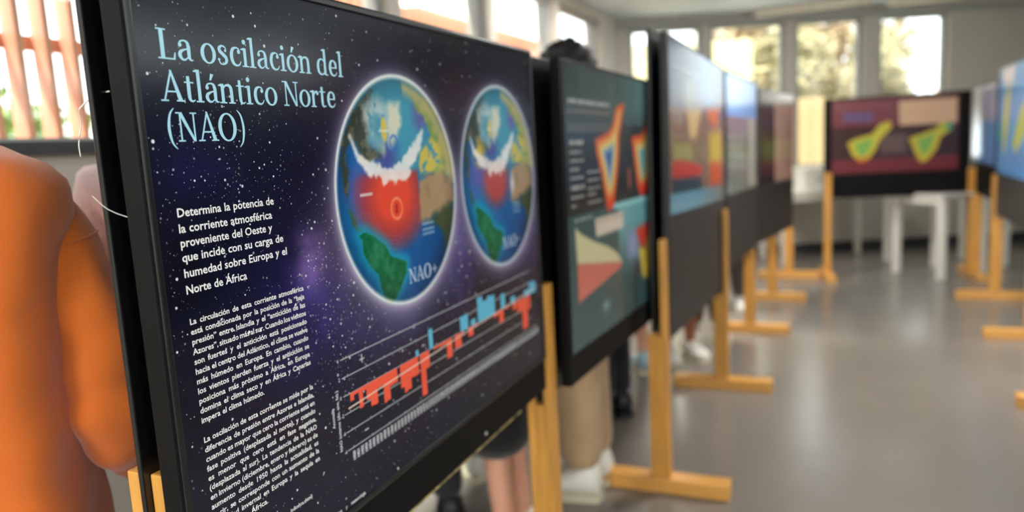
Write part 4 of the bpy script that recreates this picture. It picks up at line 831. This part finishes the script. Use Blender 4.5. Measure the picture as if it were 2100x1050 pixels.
# orange sweatshirt: lofted torso with folds, sleeve gathered at the elbow, seam at the shoulder
M_ORANGE = mat('orange_fleece', (196, 98, 34), 0.92, var=0.06, scale=7, bump=0.12, bscale=260, sheen=0.35, spec=0.15)
def fold(p, amp=1.0):
    q = Vector(p); w1 = noise.noise(Vector((q.x * 7, q.y * 7, q.z * 4.0 + q.x * 5))); w2 = noise.noise(Vector((q.x * 16 + 4, q.y * 16, q.z * 9)))
    return (w1 * 0.026 + w2 * 0.009) * amp
def ring_at(c, ux, uy, rx, ry, n=44, ex=2.4, amp=1.0):
    out = []
    for i in range(n):
        a = 2 * math.pi * i / n; ca, sa = math.cos(a), math.sin(a); k = (abs(ca) ** ex + abs(sa) ** ex) ** (-1 / ex)
        d = ux * ca * rx * k + uy * sa * ry * k; p = c + d; out.append(p + d.normalized() * fold(p, amp))
    return out
def interp(tab, s):
    for a, b in zip(tab[:-1], tab[1:]):
        if s <= b[0]:
            f_ = (s - a[0]) / (b[0] - a[0]); f_ = f_ * f_ * (3 - 2 * f_) * 0.5 + f_ * 0.5; return [a[k] + (b[k] - a[k]) * f_ for k in range(1, len(a))]
    return list(tab[-1][1:])
def orange_top(t, J, h):
    g = MB(); X, Yv = Vector((1, 0, 0)), Vector((0, 1, 0)); rings = []
    tab = [(0.66, .172, .172), (0.72, .170, .172), (0.80, .163, .166), (0.87, .158, .156), (0.97, .160, .140), (1.10, .182, .126), (1.18, .198, .126), (1.26, .216, .120), (1.30, .214, .108), (1.33, .190, .092), (1.352, .13, .075), (1.375, .08, .062), (1.40, .062, .056)]
    for k in range(56):
        z = 0.66 + (1.40 - 0.66) * k / 55; rx, ry = interp(tab, z); rings.append(ring_at(Vector((0, 0, z)), X, Yv, rx, ry, ex=2.6))
    g.loft(rings); body = g.build('sweatshirt', M_ORANGE, t, smooth=True)
    for s, n in ((-1, 'L'), (1, 'R')):
        P = [(0.10 * s, .035, 1.295, .045), (.150 * s, .04, 1.262, .052), (.168 * s, .05, 1.20, .056), (.182 * s, .06, 1.10, .062), (.200 * s, .075, 1.0, .070), (.204 * s, .09, .93, .074), (.198 * s, .13, .872, .068), (.190 * s, .19, .81, .056), (.18 * s, .26, .765, .044), (.175 * s, .30, .745, .034)]
        Q = catmull(P, 8); rr = []
        for i, q in enumerate(Q):
            a = Vector(Q[max(0, i - 1)][:3]); b_ = Vector(Q[min(len(Q) - 1, i + 1)][:3]); d = (b_ - a).normalized(); u = d.cross(Vector((0, 1, 0.2))).normalized(); v = d.cross(u)
            wob = 1 + 0.035 * math.sin(i * 0.9) * (1 if 24 < i < 60 else 0.2)
            rr.append(ring_at(Vector(q[:3]), u, v, q[3] * wob, q[3] * 1.12 * wob, n=36, ex=2.1, amp=1.0))
        sl_ = MB().loft(rr).build('sleeve', M_ORANGE, t, smooth=True)
        i0 = 15; ringp = rr[i0]; c = sum((Vector(p) for p in ringp), Vector()) / len(ringp)
        MB().tube([c + (Vector(p) - c) * 1.03 for p in ringp] + [c + (Vector(ringp[0]) - c) * 1.01], 0.0018, n=6, caps=False).build('shoulder_seam', M_ORANGE, t, smooth=True)
        cf = MB().tube([Vector(P[-2][:3]), Vector(P[-1][:3]), Vector(P[-1][:3]) + Vector((0, .03, .003))], [.036, .037, .035], n=18).build('cuff', M_ORANGE, t, smooth=True)
HO = 1.66
person('person in an orange sweatshirt at the left edge, seen from behind', -0.86, 1.11, 0.0, HO, M_ORANGE, fabric('dark_denim', (44, 52, 70)), 'trousers', SHOEW, HAIRB, top_custom=orange_top,
       pose={'elL': (-.203 / HO, .09 / HO, .93 / HO), 'elR': (.203 / HO, .09 / HO, .93 / HO), 'wrL': (-.175 / HO, .32 / HO, .74 / HO), 'wrR': (.175 / HO, .32 / HO, .74 / HO), 'shL': (-.15 / HO, .03 / HO, 1.27 / HO), 'shR': (.15 / HO, .03 / HO, 1.27 / HO), 'base': (0, -.006, .79), 'neck': (-.03, .02, .835), 'head': (-.075, .055, .865), 'top': (-.10, .065, .918)})
person('person in a pale pink jumper, half hidden behind the space-themed board', -0.675, 1.62, 0.25, 1.58, fabric('pale_pink_knit', (244, 214, 214), 0.4), fabric('mid_denim', (70, 84, 110)), 'trousers', SHOEW, HAIRB, style='long', arm=0.3)
person('person with curly black hair and beige trousers behind the teal board', 0.238, 2.73, 1.166, 1.72, fabric('charcoal_jersey', (52, 54, 60)), fabric('beige_chino', (178, 148, 112)), 'trousers', SHOEW, HAIRK, style='curly', skin=SKIN2, stance=0.075, wide=0.008)
person('person in black shorts with bare legs below the space-themed board', -0.05, 2.28, 1.25, 1.54, fabric('navy_jersey', (30, 36, 60)), fabric('black_shorts', (12, 12, 14), 0.2), 'shorts', SHOEW, HAIRB, stance=0.085, hem=0.35, wide=0.045)
person('person in pale grey trousers below the space-themed board, left of the bare legs', -0.14, 2.90, 0.1, 1.48, fabric('grey_jersey', (120, 120, 124)), fabric('pale_grey_jogger', (196, 192, 196)), 'trousers', SHOEW, HAIRK, stance=0.06)
person('person in dark trousers at the lower left of the gap under the space-themed board', -0.36, 2.50, 0.2, 1.50, fabric('green_jersey', (60, 80, 66)), fabric('dark_grey_trousers', (48, 48, 50)), 'trousers', SHOEK, HAIRB, stance=0.09)
person('person in slim black trousers under the far end of the teal board', 0.44, 3.50, 0.4, 1.50, fabric('slate_jersey', (80, 86, 100)), fabric('black_jean', (26, 28, 34)), 'trousers', SHOEK, HAIRB, stance=0.05, style='long')
person('person with bare pinkish legs and pale blue shoes left of the third stand', 0.66, 4.16, 0.1, 1.50, fabric('sky_jersey', (110, 150, 180)), fabric('pink_shorts', (206, 160, 166)), 'shorts', mat('pale_blue_shoe', (150, 178, 190), 0.5, var=0.1), HAIRB, stance=0.06)
person('person in beige shorts and white trainers behind the tall third board', 0.97, 4.36, -2.9, 1.56, fabric('white_jersey', (205, 205, 200)), fabric('beige_shorts', (150, 132, 108)), 'shorts', SHOEW, HAIRB, skin=SKIN2, stance=0.08, hem=0.46)
person('person in brown trousers and white trainers behind the tall third board', 1.24, 4.76, 3.0, 1.56, fabric('olive_jersey', (96, 96, 70)), fabric('brown_trousers', (110, 80, 48)), 'trousers', SHOEW, HAIRK, stance=0.08)
person('person in dark grey trousers behind the sky-blue topped board', 1.62, 5.55, 2.9, 1.54, fabric('plum_jersey', (90, 60, 80)), fabric('smoky_trousers', (84, 78, 74)), 'trousers', SHOEW, HAIRK, stance=0.08)

# ------------------------------------------------------------------ loose threads at the edge of the near board
def thread(label, pts, r):
    t = tag(MB().tube(catmull([(*p,) for p in pts], 6), r, n=6).build('loose_thread', mat('pale_thread', (226, 220, 214), 0.4, var=0.02), smooth=True), label, 'thread'); return t
thread('short curved white thread sticking out of the board edge', [(-.489, .885, 1.388), (-.478, .885, 1.397), (-.462, .88, 1.4035), (-.445, .872, 1.405)], 0.0009)
thread('thin drooping thread hanging left of the board edge', [(-.489, .885, 1.388), (-.497, .90, 1.372), (-.503, .90, 1.35), (-.503, .90, 1.334)], 0.0007)
thread('fine dark thread curling by the board edge above the pink jumper', [(-.468, .85, 1.289), (-.456, .85, 1.276), (-.443, .85, 1.268), (-.428, .85, 1.262)], 0.0004)
